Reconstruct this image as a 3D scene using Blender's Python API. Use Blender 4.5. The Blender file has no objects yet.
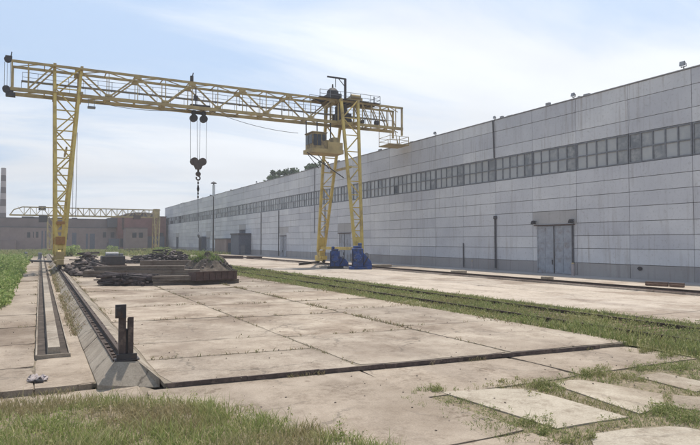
import bpy, math, random
from mathutils import Vector, Matrix, noise as mnoise
R = math.radians
random.seed(7)
scene = bpy.context.scene
col = scene.collection

# ------------------------------------------------------------------ camera
CAM_H = 3.4; YAW = 27.5; FPX = 595.0; PITCH = 1.83
cam_d = bpy.data.cameras.new('camera'); cam = bpy.data.objects.new('camera', cam_d); col.objects.link(cam)
cam.location = (0, 0, CAM_H); cam.rotation_euler = (R(90 + PITCH), 0, R(-YAW))
cam_d.sensor_width = 36; cam_d.lens = FPX / 700 * 36; cam_d.clip_start = 0.1; cam_d.clip_end = 6000
scene.camera = cam
# ------------------------------------------------------------------ light
SUN_EL = 70.0; SUN_AZ = 38.0      # azimuth measured from +Y towards +X
sun_dir = Vector((math.sin(R(SUN_AZ)) * math.cos(R(SUN_EL)), math.cos(R(SUN_AZ)) * math.cos(R(SUN_EL)), math.sin(R(SUN_EL))))
sd = bpy.data.lights.new('sun', 'SUN'); sd.energy = 4.1; sd.angle = R(1.0); sd.color = (1.0, 0.94, 0.84)
sun = bpy.data.objects.new('sun', sd); col.objects.link(sun)
sun.rotation_euler = (-sun_dir).to_track_quat('-Z', 'Y').to_euler(); sun.location = (0, 0, 80)
world = bpy.data.worlds.new('World'); scene.world = world; world.use_nodes = True
def build_world():
    nt = world.node_tree; N = nt.nodes; L = nt.links; N.clear()
    out = N.new('ShaderNodeOutputWorld'); bg = N.new('ShaderNodeBackground'); bg.inputs[1].default_value = 0.1
    sky = N.new('ShaderNodeTexSky'); sky.sky_type = 'NISHITA'; sky.sun_disc = False
    sky.sun_elevation = R(SUN_EL); sky.sun_rotation = R(SUN_AZ); sky.air_density = 1.0; sky.dust_density = 2.0; sky.ozone_density = 1.0
    tc = N.new('ShaderNodeTexCoord'); sep = N.new('ShaderNodeSeparateXYZ'); L.new(tc.outputs['Generated'], sep.inputs[0])
    # project the view direction on a high cloud layer, so clouds flatten towards the horizon
    add = N.new('ShaderNodeMath'); add.operation = 'ADD'; add.inputs[1].default_value = 0.16; L.new(sep.outputs[2], add.inputs[0])
    dx = N.new('ShaderNodeMath'); dx.operation = 'DIVIDE'; L.new(sep.outputs[0], dx.inputs[0]); L.new(add.outputs[0], dx.inputs[1])
    dy = N.new('ShaderNodeMath'); dy.operation = 'DIVIDE'; L.new(sep.outputs[1], dy.inputs[0]); L.new(add.outputs[0], dy.inputs[1])
    cx = N.new('ShaderNodeCombineXYZ'); L.new(dx.outputs[0], cx.inputs[0]); L.new(dy.outputs[0], cx.inputs[1])
    mp = N.new('ShaderNodeMapping'); mp.inputs['Location'].default_value = (3.1, 1.7, 0.4); mp.inputs['Rotation'].default_value = (0, 0, R(35)); mp.inputs['Scale'].default_value = (0.42, 0.95, 1)
    L.new(cx.outputs[0], mp.inputs[0])
    n1 = N.new('ShaderNodeTexNoise'); n1.inputs['Scale'].default_value = 1.5; n1.inputs['Detail'].default_value = 9; n1.inputs['Roughness'].default_value = 0.56; n1.inputs['Distortion'].default_value = 0.5
    L.new(mp.outputs[0], n1.inputs['Vector'])
    # more cloud towards the horizon and towards +X (sun side)
    m1 = N.new('ShaderNodeMapRange'); m1.inputs[1].default_value = 0.0; m1.inputs[2].default_value = 0.42; m1.inputs[3].default_value = 0.36; m1.inputs[4].default_value = -0.07
    L.new(sep.outputs[2], m1.inputs[0])
    m2 = N.new('ShaderNodeMapRange'); m2.inputs[1].default_value = -0.05; m2.inputs[2].default_value = 0.75; m2.inputs[3].default_value = -0.02; m2.inputs[4].default_value = 0.2
    L.new(sep.outputs[0], m2.inputs[0])
    s1 = N.new('ShaderNodeMath'); s1.operation = 'ADD'; L.new(n1.outputs[0], s1.inputs[0]); L.new(m1.outputs[0], s1.inputs[1])
    s2 = N.new('ShaderNodeMath'); s2.operation = 'ADD'; L.new(s1.outputs[0], s2.inputs[0]); L.new(m2.outputs[0], s2.inputs[1])
    rmp = N.new('ShaderNodeMapRange'); rmp.interpolation_type = 'SMOOTHSTEP'; rmp.inputs[1].default_value = 0.5; rmp.inputs[2].default_value = 0.86; L.new(s2.outputs[0], rmp.inputs[0])
    n2 = N.new('ShaderNodeTexNoise'); n2.inputs['Scale'].default_value = 1.6; n2.inputs['Detail'].default_value = 6; n2.inputs['Roughness'].default_value = 0.5
    mp2 = N.new('ShaderNodeMapping'); mp2.inputs['Location'].default_value = (8, 2, 0); mp2.inputs['Scale'].default_value = (0.5, 0.9, 1); L.new(cx.outputs[0], mp2.inputs[0]); L.new(mp2.outputs[0], n2.inputs['Vector'])
    cr = N.new('ShaderNodeValToRGB'); cr.color_ramp.elements[0].position = 0.3; cr.color_ramp.elements[0].color = (6.5, 6.8, 7.25, 1)
    cr.color_ramp.elements[1].position = 0.66; cr.color_ramp.elements[1].color = (7.6, 7.95, 8.4, 1); L.new(n2.outputs[0], cr.inputs[0])
    # thin milky veil over the blue
    veil = N.new('ShaderNodeMix'); veil.data_type = 'RGBA'; veil.inputs[0].default_value = 0.72
    L.new(sky.outputs[0], veil.inputs[6]); veil.inputs[7].default_value = (4.7, 6.0, 7.9, 1)
    mix = N.new('ShaderNodeMix'); mix.data_type = 'RGBA'; L.new(rmp.outputs[0], mix.inputs[0]); L.new(veil.outputs[2], mix.inputs[6]); L.new(cr.outputs[0], mix.inputs[7])
    # thin cloud brightens towards the (veiled) sun
    nrm = N.new('ShaderNodeVectorMath'); nrm.operation = 'NORMALIZE'; L.new(tc.outputs['Generated'], nrm.inputs[0])
    dt = N.new('ShaderNodeVectorMath'); dt.operation = 'DOT_PRODUCT'; L.new(nrm.outputs[0], dt.inputs[0]); dt.inputs[1].default_value = tuple(sun_dir)
    gm = N.new('ShaderNodeMapRange'); gm.interpolation_type = 'SMOOTHSTEP'; gm.inputs[1].default_value = 0.2; gm.inputs[2].default_value = 0.72; gm.inputs[3].default_value = 1.0; gm.inputs[4].default_value = 1.2
    L.new(dt.outputs['Value'], gm.inputs[0])
    sc_ = N.new('ShaderNodeVectorMath'); sc_.operation = 'SCALE'; L.new(mix.outputs[2], sc_.inputs[0]); L.new(gm.outputs[0], sc_.inputs['Scale'])
    L.new(sc_.outputs[0], bg.inputs[0]); L.new(bg.outputs[0], out.inputs[0])
build_world()
scene.view_settings.view_transform = 'Standard'; scene.view_settings.look = 'None'
scene.view_settings.exposure = 0.2; scene.view_settings.gamma = 1.0; scene.view_settings.use_curve_mapping = False
scene.render.engine = 'CYCLES'

def P(px, py, h=0.0):
    """where the sight line through a photograph pixel meets the level h: used to survey the place"""
    u = (px - 350) / FPX; v = (222.5 - py) / FPX; cp, sp = math.cos(R(PITCH)), math.sin(R(PITCH))
    f = cp - v * sp; up = sp + v * cp; t = (h - CAM_H) / up
    s, c = math.sin(R(YAW)), math.cos(R(YAW)); fw = f * t; rt = u * t
    return Vector((fw * s + rt * c, fw * c - rt * s, h))

# ------------------------------------------------------------------ materials
def nodes(name):
    m = bpy.data.materials.new(name); m.use_nodes = True
    nt = m.node_tree; b = nt.nodes['Principled BSDF']; return m, nt, nt.nodes, nt.links, b
def mixc(nt, a, b, fac, mode='MIX'):
    m = nt.nodes.new('ShaderNodeMix'); m.data_type = 'RGBA'; m.blend_type = mode
    for s, v in ((6, a), (7, b)):
        if hasattr(v, 'links'): nt.links.new(v, m.inputs[s])
        else: m.inputs[s].default_value = (*v, 1) if len(v) == 3 else v
    if hasattr(fac, 'links'): nt.links.new(fac, m.inputs[0])
    else: m.inputs[0].default_value = fac
    return m.outputs[2]
def tex(nt, kind, scale, detail=5, rough=0.55, mapscale=None, loc=None, coord='Object', rot=None):
    tc = nt.nodes.new('ShaderNodeTexCoord'); src = tc.outputs[coord]
    if mapscale or loc or rot:
        mp = nt.nodes.new('ShaderNodeMapping'); nt.links.new(src, mp.inputs[0]); src = mp.outputs[0]
        if mapscale: mp.inputs['Scale'].default_value = mapscale
        if loc: mp.inputs['Location'].default_value = loc
        if rot: mp.inputs['Rotation'].default_value = rot
    t = nt.nodes.new(kind); t.inputs['Scale'].default_value = scale
    if kind == 'ShaderNodeTexNoise':
        t.inputs['Detail'].default_value = detail; t.inputs['Roughness'].default_value = rough
    nt.links.new(src, t.inputs['Vector']); return t
def ramp(nt, src, p0, p1, c0=(0, 0, 0), c1=(1, 1, 1)):
    r = nt.nodes.new('ShaderNodeValToRGB'); e = r.color_ramp.elements
    e[0].position = p0; e[0].color = (*c0, 1); e[1].position = p1; e[1].color = (*c1, 1); nt.links.new(src, r.inputs[0]); return r.outputs[0]
def island(nt, c0, c1):
    g = nt.nodes.new('ShaderNodeNewGeometry'); return ramp(nt, g.outputs['Random Per Island'], 0, 1, c0, c1)
def bump(nt, b, src, strength, dist):
    bp = nt.nodes.new('ShaderNodeBump'); bp.inputs['Strength'].default_value = strength; bp.inputs['Distance'].default_value = dist
    nt.links.new(src, bp.inputs['Height']); nt.links.new(bp.outputs[0], b.inputs['Normal'])

def m_ground_concrete(name, ca, cb, dirt, isl=(0.82, 1.08), crack=0.5, streak=True):
    m, nt, N, L, b = nodes(name)
    n1 = tex(nt, 'ShaderNodeTexNoise', 0.33, 9, 0.68); n2 = tex(nt, 'ShaderNodeTexNoise', 1.1, 8, 0.68, loc=(4, 9, 2)); n3 = tex(nt, 'ShaderNodeTexNoise', 26, 6, 0.75)
    c = mixc(nt, ca, cb, ramp(nt, n1.outputs[0], 0.36, 0.62))
    c = mixc(nt, c, dirt, ramp(nt, n2.outputs[0], 0.5, 0.78, (0, 0, 0), (0.7, 0.7, 0.7)))
    n6 = tex(nt, 'ShaderNodeTexNoise', 5.0, 10, 0.8, loc=(7, 1, 4)); n7 = tex(nt, 'ShaderNodeTexNoise', 0.8, 4, 0.6, loc=(2, 8, 4))
    c = mixc(nt, c, mixc(nt, (1, 1, 1), (0.66, 0.63, 0.6), ramp(nt, n6.outputs[0], 0.46, 0.6)), ramp(nt, n7.outputs[0], 0.4, 0.62), 'MULTIPLY')
    c = mixc(nt, c, ramp(nt, n3.outputs[0], 0.3, 0.72, (0.7, 0.69, 0.68), (1.14, 1.14, 1.14)), 1.0, 'MULTIPLY')
    n8 = tex(nt, 'ShaderNodeTexNoise', 0.14, 7, 0.7, loc=(31, 12, 3)); c = mixc(nt, c, (0.72, 0.68, 0.65), ramp(nt, n8.outputs[0], 0.52, 0.6), 'MULTIPLY')
    n9 = tex(nt, 'ShaderNodeTexNoise', 1.9, 3, 0.5, loc=(3, 22, 3)); c = mixc(nt, c, (0.6, 0.56, 0.53), ramp(nt, n9.outputs[0], 0.68, 0.73, (0, 0, 0), (0.8, 0.8, 0.8)), 'MULTIPLY')
    if streak:
        n5 = tex(nt, 'ShaderNodeTexNoise', 0.5, 6, 0.6, mapscale=(1, 0.28, 1), loc=(1, 3, 0), rot=(0, 0, R(80)))
        c = mixc(nt, c, (0.78, 0.77, 0.77), ramp(nt, n5.outputs[0], 0.5, 0.64, (0, 0, 0), (0.8, 0.8, 0.8)), 'MULTIPLY')
    if crack:
        # warped voronoi edges = cracks
        tc = N.new('ShaderNodeTexCoord'); nn = tex(nt, 'ShaderNodeTexNoise', 0.9, 5, 0.6)
        wm = N.new('ShaderNodeMix'); wm.data_type = 'RGBA'; wm.blend_type = 'LINEAR_LIGHT'; wm.inputs[0].default_value = 0.7
        L.new(tc.outputs['Object'], wm.inputs[6]); L.new(nn.outputs['Color'], wm.inputs[7])
        v = N.new('ShaderNodeTexVoronoi'); v.feature = 'DISTANCE_TO_EDGE'; v.inputs['Scale'].default_value = 0.23; L.new(wm.outputs[2], v.inputs['Vector'])
        n4 = tex(nt, 'ShaderNodeTexNoise', 0.35, 3, 0.5, loc=(20, 3, 1))
        k = mixc(nt, ramp(nt, v.outputs['Distance'], 0.0, 0.012, (1, 1, 1), (0, 0, 0)), (0, 0, 0), ramp(nt, n4.outputs[0], 0.45, 0.56))
        km = N.new('ShaderNodeMath'); km.operation = 'MULTIPLY'; km.inputs[1].default_value = crack; L.new(k, km.inputs[0])
        c = mixc(nt, c, (0.09, 0.075, 0.06), km.outputs[0])
    c = mixc(nt, c, island(nt, (isl[0],) * 3, (isl[1], isl[1] * 0.99, isl[1] * 0.97)), 1.0, 'MULTIPLY')
    L.new(c, b.inputs['Base Color']); b.inputs['Roughness'].default_value = 0.93; b.inputs['Specular IOR Level'].default_value = 0.25
    bump(nt, b, n3.outputs[0], 0.35, 0.02); return m

def m_plain(name, c, rough=0.7, metal=0.0, var=0.25, scale=3.0, rust=None, rust_at=(0.55, 0.7), isl=None, spec=0.4, bumps=0.0):
    m, nt, N, L, b = nodes(name)
    n = tex(nt, 'ShaderNodeTexNoise', scale, 7, 0.65)
    cc = mixc(nt, tuple(x * (1 - var) for x in c), tuple(min(1, x * (1 + var * 0.6)) for x in c), ramp(nt, n.outputs[0], 0.3, 0.7))
    if rust:
        n2 = tex(nt, 'ShaderNodeTexNoise', scale * 0.8, 9, 0.7, loc=(5, 2, 8)); cc = mixc(nt, cc, rust, ramp(nt, n2.outputs[0], *rust_at))
    if isl: cc = mixc(nt, cc, island(nt, isl[0], isl[1]), 1.0, 'MULTIPLY')
    L.new(cc, b.inputs['Base Color']); b.inputs['Roughness'].default_value = rough; b.inputs['Metallic'].default_value = metal; b.inputs['Specular IOR Level'].default_value = spec
    if bumps: bump(nt, b, n.outputs[0], 0.6, bumps)
    return m

def m_panels(name, ca, cb, stain):
    m, nt, N, L, b = nodes(name)
    n1 = tex(nt, 'ShaderNodeTexNoise', 0.16, 6, 0.6); n2 = tex(nt, 'ShaderNodeTexNoise', 1.0, 8, 0.65, mapscale=(1, 1.5, 0.16)); n3 = tex(nt, 'ShaderNodeTexNoise', 4.5, 8, 0.75)
    c = mixc(nt, ca, cb, ramp(nt, n1.outputs[0], 0.35, 0.65))
    c = mixc(nt, c, stain, ramp(nt, n2.outputs[0], 0.54, 0.74, (0, 0, 0), (0.7, 0.7, 0.7)))
    nr = tex(nt, 'ShaderNodeTexNoise', 1.3, 6, 0.55, mapscale=(1, 2.6, 0.1), loc=(3, 7, 1)); ng = tex(nt, 'ShaderNodeTexNoise', 0.11, 3, 0.5, loc=(9, 2, 5))
    c = mixc(nt, c, (0.27, 0.215, 0.175), mixc(nt, (0, 0, 0), ramp(nt, nr.outputs[0], 0.54, 0.72, (0, 0, 0), (0.5, 0.5, 0.5)), ramp(nt, ng.outputs[0], 0.5, 0.6)))
    c = mixc(nt, c, (0.25, 0.225, 0.2), ramp(nt, mixc(nt, n3.outputs[0], (0, 0, 0), ramp(nt, n1.outputs[0], 0.66, 0.52)), 0.55, 0.64, (0, 0, 0), (0.35, 0.33, 0.32)))
    c = mixc(nt, c, island(nt, (0.86, 0.86, 0.88), (1.06, 1.055, 1.04)), 1.0, 'MULTIPLY')
    L.new(c, b.inputs['Base Color']); b.inputs['Roughness'].default_value = 0.85; b.inputs['Specular IOR Level'].default_value = 0.3
    bump(nt, b, n3.outputs[0], 0.3, 0.02); return m

def m_leaf(name, c0, c1, c2=None, trans=0.25, patch=0.0, patch_col=(0.25, 0.2, 0.1), patch_scale=0.5):
    m, nt, N, L, b = nodes(name)
    g = N.new('ShaderNodeNewGeometry'); r = N.new('ShaderNodeValToRGB'); e = r.color_ramp.elements
    e[0].color = (*c0, 1); e[1].color = (*(c2 or c1), 1); x = e.new(0.6 if c2 else 0.5); x.color = (*c1, 1) if c2 else (*[(a + q) / 2 for a, q in zip(c0, c1)], 1)
    L.new(g.outputs['Random Per Island'], r.inputs[0]); c = r.outputs[0]
    if patch:
        n = tex(nt, 'ShaderNodeTexNoise', patch_scale, 3, 0.5); c = mixc(nt, c, patch_col, ramp(nt, n.outputs[0], 0.47, 0.6, (0, 0, 0), (patch,) * 3))
    L.new(c, b.inputs['Base Color']); b.inputs['Roughness'].default_value = 0.7; b.inputs['Specular IOR Level'].default_value = 0.2
    tr = N.new('ShaderNodeBsdfTranslucent'); L.new(c, tr.inputs[0]); mx = N.new('ShaderNodeMixShader'); mx.inputs[0].default_value = trans
    out = N['Material Output']; L.new(b.outputs[0], mx.inputs[1]); L.new(tr.outputs[0], mx.inputs[2]); L.new(mx.outputs[0], out.inputs[0]); return m

M = {}
M['yard'] = m_ground_concrete('yard_concrete', (0.285, 0.228, 0.178), (0.45, 0.382, 0.308), (0.21, 0.155, 0.112), isl=(0.84, 1.09), crack=0.6)
M['road'] = m_ground_concrete('pale_concrete', (0.435, 0.37, 0.305), (0.51, 0.44, 0.37), (0.34, 0.275, 0.215), isl=(0.93, 1.04), crack=0.4)
M['apron'] = m_ground_concrete('apron_concrete', (0.275, 0.222, 0.172), (0.39, 0.325, 0.26), (0.215, 0.165, 0.12), isl=(0.93, 1.06), crack=0.5)
M['slab'] = m_ground_concrete('paving_slab', (0.37, 0.32, 0.255), (0.445, 0.39, 0.315), (0.27, 0.225, 0.17), isl=(0.95, 1.05), crack=0.35, streak=False)
M['footing'] = m_ground_concrete('footing_concrete', (0.27, 0.23, 0.185), (0.38, 0.33, 0.27), (0.15, 0.115, 0.085), crack=0.8, streak=False)
M['precast'] = m_ground_concrete('precast_concrete', (0.15, 0.12, 0.1), (0.24, 0.2, 0.165), (0.08, 0.06, 0.05), isl=(0.75, 1.05), crack=0.3, streak=False)
M['groove_shade'] = m_plain('shade_dark_channel', (0.075, 0.06, 0.05), 0.9, var=0.5, scale=2, rust=(0.16, 0.13, 0.11), spec=0.2)  # channel bed: shadow in the grooves painted in as mottled dark brown
M['dirt'] = m_ground_concrete('dirt', (0.2, 0.165, 0.125), (0.28, 0.235, 0.18), (0.14, 0.13, 0.07), crack=0, streak=False)
M['wall'] = m_panels('wall_panel', (0.52, 0.515, 0.53), (0.63, 0.62, 0.62), (0.40, 0.375, 0.36))
M['plinth'] = m_panels('plinth_panel', (0.31, 0.285, 0.275), (0.38, 0.35, 0.335), (0.2, 0.175, 0.16))
M['joint'] = m_plain('wall_joint', (0.3, 0.29, 0.29), 0.95)
M['lintel'] = m_panels('lintel_panel', (0.38, 0.36, 0.35), (0.44, 0.42, 0.41), (0.25, 0.23, 0.21))
M['gate'] = m_plain('gate_paint', (0.33, 0.34, 0.37), 0.7, var=0.22, scale=1.6, rust=(0.2, 0.165, 0.145), rust_at=(0.5, 0.75))
M['dark_gate'] = m_plain('dark_gate_paint', (0.10, 0.11, 0.14), 0.6, var=0.3)
M['frame'] = m_plain('window_frame', (0.19, 0.195, 0.21), 0.7)
M['dark'] = m_plain('dark_metal', (0.045, 0.04, 0.042), 0.65, var=0.4, rust=(0.09, 0.05, 0.03))
M['rail'] = m_plain('rusty_rail', (0.06, 0.04, 0.03), 0.8, var=0.4, scale=6, rust=(0.1, 0.06, 0.04))
M['rust'] = m_plain('rust_red', (0.1, 0.062, 0.052), 0.85, var=0.4, rust=(0.07, 0.045, 0.04), rust_at=(0.45, 0.6))
M['yellow'] = m_plain('crane_yellow', (0.6, 0.44, 0.13), 0.6, var=0.25, scale=0.8, rust=(0.21, 0.14, 0.075), rust_at=(0.5, 0.75))
M['yellow_dull'] = m_plain('crane_girder_yellow', (0.44, 0.325, 0.145), 0.6, var=0.3, scale=0.7, rust=(0.2, 0.15, 0.09), rust_at=(0.48, 0.75))
M['orange'] = m_plain('crane_rusty_foot', (0.34, 0.17, 0.06), 0.7, var=0.3, rust=(0.12, 0.06, 0.04))
M['steel'] = m_plain('grey_steel', (0.19, 0.19, 0.2), 0.5, metal=0.3, var=0.3)
M['cab'] = m_plain('weathered_cab', (0.36, 0.27, 0.13), 0.7, var=0.4, scale=1.5, rust=(0.13, 0.09, 0.06), rust_at=(0.45, 0.6))
M['pipe'] = m_plain('pipe_grey', (0.1, 0.095, 0.1), 0.8, var=0.4)
M['hook'] = m_plain('hook_block_brown', (0.09, 0.065, 0.055), 0.7, var=0.4, rust=(0.17, 0.13, 0.08))
M['edge'] = m_plain('rusty_step_edge', (0.085, 0.062, 0.055), 0.9, var=0.5, scale=4, rust=(0.17, 0.125, 0.1), rust_at=(0.5, 0.65))
M['blue'] = m_plain('blue_paint', (0.035, 0.075, 0.24), 0.6, var=0.4, scale=2.5, rust=(0.05, 0.05, 0.07), rust_at=(0.48, 0.62))
M['white'] = m_plain('white_paint', (0.62, 0.62, 0.6), 0.6, var=0.2)
M['brick'] = m_plain('red_brick', (0.24, 0.105, 0.085), 0.9, var=0.3, scale=0.4)
M['old_wall'] = m_plain('old_plaster', (0.27, 0.2, 0.18), 0.9, var=0.25, scale=0.25)
M['old_upper'] = m_plain('old_upper_wall', (0.2, 0.15, 0.14), 0.9, var=0.25, scale=0.2)
M['roof'] = m_plain('roof_felt', (0.11, 0.10, 0.105), 0.9)
M['chim_d'] = m_plain('chimney_dark', (0.06, 0.035, 0.035), 0.9)
M['chim_l'] = m_plain('chimney_pale', (0.36, 0.31, 0.3), 0.9)
M['wood'] = m_plain('weathered_timber', (0.13, 0.085, 0.065), 0.9, var=0.4, scale=3, isl=((0.6, 0.6, 0.6), (1.3, 1.2, 1.1)))
M['scrap'] = m_plain('scrap_metal', (0.075, 0.062, 0.06), 0.8, var=0.5, scale=2.5, isl=((0.5, 0.5, 0.5), (1.9, 1.75, 1.7)))
M['rubble'] = m_plain('rubble', (0.12, 0.10, 0.09), 0.95, var=0.5, scale=3, isl=((0.55, 0.55, 0.55), (1.6, 1.5, 1.45)), bumps=0.1)
M['bark'] = m_plain('bark', (0.1, 0.08, 0.06), 0.95)
M['grass_front'] = m_leaf('foreground_grass', (0.17, 0.21, 0.06), (0.29, 0.33, 0.11), (0.5, 0.43, 0.24), trans=0.35, patch=0.75, patch_col=(0.34, 0.26, 0.16), patch_scale=0.45)
M['grass'] = m_leaf('green_grass', (0.14, 0.175, 0.055), (0.25, 0.28, 0.1), (0.4, 0.36, 0.19), trans=0.35, patch=0.45, patch_col=(0.3, 0.25, 0.12), patch_scale=0.35)
M['weeds'] = m_leaf('tall_weeds', (0.16, 0.23, 0.065), (0.27, 0.34, 0.11), (0.42, 0.44, 0.2), trans=0.4)
M['dry'] = m_leaf('dry_grass', (0.17, 0.17, 0.08), (0.33, 0.28, 0.16), (0.36, 0.26, 0.18))
M['leaf'] = m_leaf('tree_leaf', (0.045, 0.07, 0.03), (0.075, 0.11, 0.045), (0.11, 0.15, 0.065))
M['thatch'] = m_plain('dead_thatch', (0.23, 0.18, 0.12), 0.95, var=0.55, scale=9, rust=(0.14, 0.125, 0.06), rust_at=(0.5, 0.66), bumps=0.08)
M['earth'] = m_plain('dark_earth', (0.11, 0.085, 0.065), 0.95, var=0.5, scale=2, rust=(0.18, 0.15, 0.12), bumps=0.15)
M['turf'] = m_plain('turf', (0.19, 0.175, 0.085), 0.95, var=0.45, scale=0.5, rust=(0.27, 0.22, 0.14), rust_at=(0.5, 0.65))
def m_pane():
    m, nt, N, L, b = nodes('dusty_pane')
    n = tex(nt, 'ShaderNodeTexNoise', 1.5, 5, 0.6)
    oi = N.new('ShaderNodeObjectInfo'); gg = N.new('ShaderNodeNewGeometry'); ad = N.new('ShaderNodeMath'); ad.operation = 'ADD'; L.new(oi.outputs['Random'], ad.inputs[0]); L.new(gg.outputs['Random Per Island'], ad.inputs[1])
    fr2 = N.new('ShaderNodeMath'); fr2.operation = 'FRACT'; L.new(ad.outputs[0], fr2.inputs[0])
    c = mixc(nt, ramp(nt, fr2.outputs[0], 0.0, 0.55, (0.13, 0.14, 0.155), (0.35, 0.355, 0.36)), (0.42, 0.41, 0.39), ramp(nt, n.outputs[0], 0.4, 0.75, (0, 0, 0), (0.7, 0.7, 0.7)))
    L.new(c, b.inputs['Base Color']); b.inputs['Roughness'].default_value = 0.22; b.inputs['Specular IOR Level'].default_value = 0.6; return m
M['pane'] = m_pane()
M['board'] = m_plain('pane_board', (0.5, 0.5, 0.51), 0.8, var=0.2)
M['dark_pane'] = m_plain('dark_pane', (0.03, 0.035, 0.045), 0.25, var=0.4, scale=1)

# ------------------------------------------------------------------ mesh helpers
class MB:
    def __init__(s): s.v = []; s.f = []
    def add(s, vs, fs):
        n = len(s.v); s.v += [tuple(v) for v in vs]; s.f += [tuple(i + n for i in f) for f in fs]; return s
    def box(s, x0, x1, y0, y1, z0, z1):
        if x1 < x0: x0, x1 = x1, x0
        if y1 < y0: y0, y1 = y1, y0
        return s.add([(x0, y0, z0), (x1, y0, z0), (x1, y1, z0), (x0, y1, z0), (x0, y0, z1), (x1, y0, z1), (x1, y1, z1), (x0, y1, z1)],
                     [(0, 3, 2, 1), (4, 5, 6, 7), (0, 1, 5, 4), (1, 2, 6, 5), (2, 3, 7, 6), (3, 0, 4, 7)])
    def bar(s, a, b, w, h=None, up=(0, 0, 1)):
        a, b = Vector(a), Vector(b); h = h or w; d = (b - a).normalized(); u = Vector(up)
        if abs(d.dot(u)) > 0.98: u = Vector((0, 1, 0))
        r = d.cross(u).normalized() * w / 2; u = r.normalized().cross(d).normalized() * h / 2
        return s.add([a - r - u, a + r - u, a + r + u, a - r + u, b - r - u, b + r - u, b + r + u, b - r + u],
                     [(0, 1, 2, 3), (7, 6, 5, 4), (1, 0, 4, 5), (2, 1, 5, 6), (3, 2, 6, 7), (0, 3, 7, 4)])
    def tube(s, a, b, r0, r1=None, n=10, cap=True):
        a, b = Vector(a), Vector(b); r1 = r0 if r1 is None else r1; d = (b - a).normalized(); u = Vector((0, 0, 1))
        if abs(d.dot(u)) > 0.98: u = Vector((1, 0, 0))
        x = d.cross(u).normalized(); y = d.cross(x)
        vs = [a + (x * math.cos(t) + y * math.sin(t)) * r0 for t in [i * 2 * math.pi / n for i in range(n)]] + \
             [b + (x * math.cos(t) + y * math.sin(t)) * r1 for t in [i * 2 * math.pi / n for i in range(n)]]
        fs = [(i, i + n, (i + 1) % n + n, (i + 1) % n) for i in range(n)]
        if cap: fs += [tuple(range(n)), tuple(range(2 * n - 1, n - 1, -1))]
        return s.add(vs, fs)
    def lathe(s, c, prof, n=16):
        c = Vector(c); vs = []; fs = []
        for r, z in prof: vs += [c + Vector((r * math.cos(i * 2 * math.pi / n), r * math.sin(i * 2 * math.pi / n), z)) for i in range(n)]
        for k in range(len(prof) - 1): fs += [(k * n + i, k * n + (i + 1) % n, (k + 1) * n + (i + 1) % n, (k + 1) * n + i) for i in range(n)]
        fs += [tuple(range(n - 1, -1, -1)), tuple(range((len(prof) - 1) * n, len(prof) * n))]; return s.add(vs, fs)
    def prism(s, pts, z0, z1):
        n = len(pts); vs = [(p[0], p[1], z0) for p in pts] + [(p[0], p[1], z1) for p in pts]
        return s.add(vs, [tuple(range(n - 1, -1, -1)), tuple(range(n, 2 * n))] + [(i, (i + 1) % n, (i + 1) % n + n, i + n) for i in range(n)])
    def extr(s, prof, axis, t0, t1):
        """profile in the two other axes swept along axis ('y': prof=(x,z); 'x': prof=(y,z))"""
        n = len(prof); f = (lambda p, t: (p[0], t, p[1])) if axis == 'y' else (lambda p, t: (t, p[0], p[1]))
        vs = [f(p, t0) for p in prof] + [f(p, t1) for p in prof]
        return s.add(vs, [tuple(range(n)), tuple(range(2 * n - 1, n - 1, -1))] + [(i, i + n, (i + 1) % n + n, (i + 1) % n) for i in range(n)])
    def rock(s, c, r, sq=(1, 1, 0.7)):
        c = Vector(c); rnd = random
        base = [(0, 0, 1), (0.9, 0, 0.35), (0.25, 0.85, 0.4), (-0.75, 0.5, 0.4), (-0.7, -0.55, 0.35), (0.3, -0.85, 0.4), (0.7, 0.55, -0.45), (-0.3, 0.85, -0.45), (-0.9, 0, -0.4), (-0.25, -0.85, -0.45), (0.75, -0.5, -0.45), (0, 0, -0.9)]
        a = rnd.random() * 6.28; rot = Matrix.Rotation(a, 3, 'Z') @ Matrix.Rotation(rnd.random(), 3, 'X')
        vs = [c + Vector([q * k for q, k in zip(rot @ (Vector(b) * r * rnd.uniform(0.7, 1.15)), sq)]) for b in base]
        fs = [(0, 1, 2), (0, 2, 3), (0, 3, 4), (0, 4, 5), (0, 5, 1), (1, 6, 2), (2, 6, 7), (2, 7, 3), (3, 7, 8), (3, 8, 4), (4, 8, 9), (4, 9, 5), (5, 9, 10), (5, 10, 1), (1, 10, 6), (11, 7, 6), (11, 8, 7), (11, 9, 8), (11, 10, 9), (11, 6, 10)]
        return s.add(vs, fs)
    def build(s, name, mat, parent=None, smooth=False, bevel=0):
        me = bpy.data.meshes.new(name); me.from_pydata(s.v, [], s.f); me.update()
        if smooth: me.polygons.foreach_set('use_smooth', [True] * len(me.polygons))
        o = bpy.data.objects.new(name, me); col.objects.link(o); me.materials.append(M[mat] if isinstance(mat, str) else mat)
        if parent: o.parent = parent; o.matrix_parent_inverse = Matrix.Translation(-world_loc(parent))
        if bevel:
            bv = o.modifiers.new('bevel', 'BEVEL'); bv.width = bevel; bv.segments = 2; bv.limit_method = 'ANGLE'
        return o
def world_loc(p):
    l = Vector(p.location)
    while p.parent: 
        l = l + p.matrix_parent_inverse.translation; p = p.parent; l += Vector(p.location)
    return l
def tag(o, label=None, cat=None, group=None, kind=None):
    if label: o['label'] = label
    if cat: o['category'] = cat
    if group: o['group'] = group
    if kind: o['kind'] = kind
    return o
def empty(name, loc, label, cat, group=None):
    o = bpy.data.objects.new(name, None); col.objects.link(o); o.location = loc; o.empty_display_size = 0.3
    return tag(o, label, cat, group)
def struct(o): o['kind'] = 'structure'; return o
def stuff(o, label, cat): return tag(o, label, cat, kind='stuff')

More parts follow.
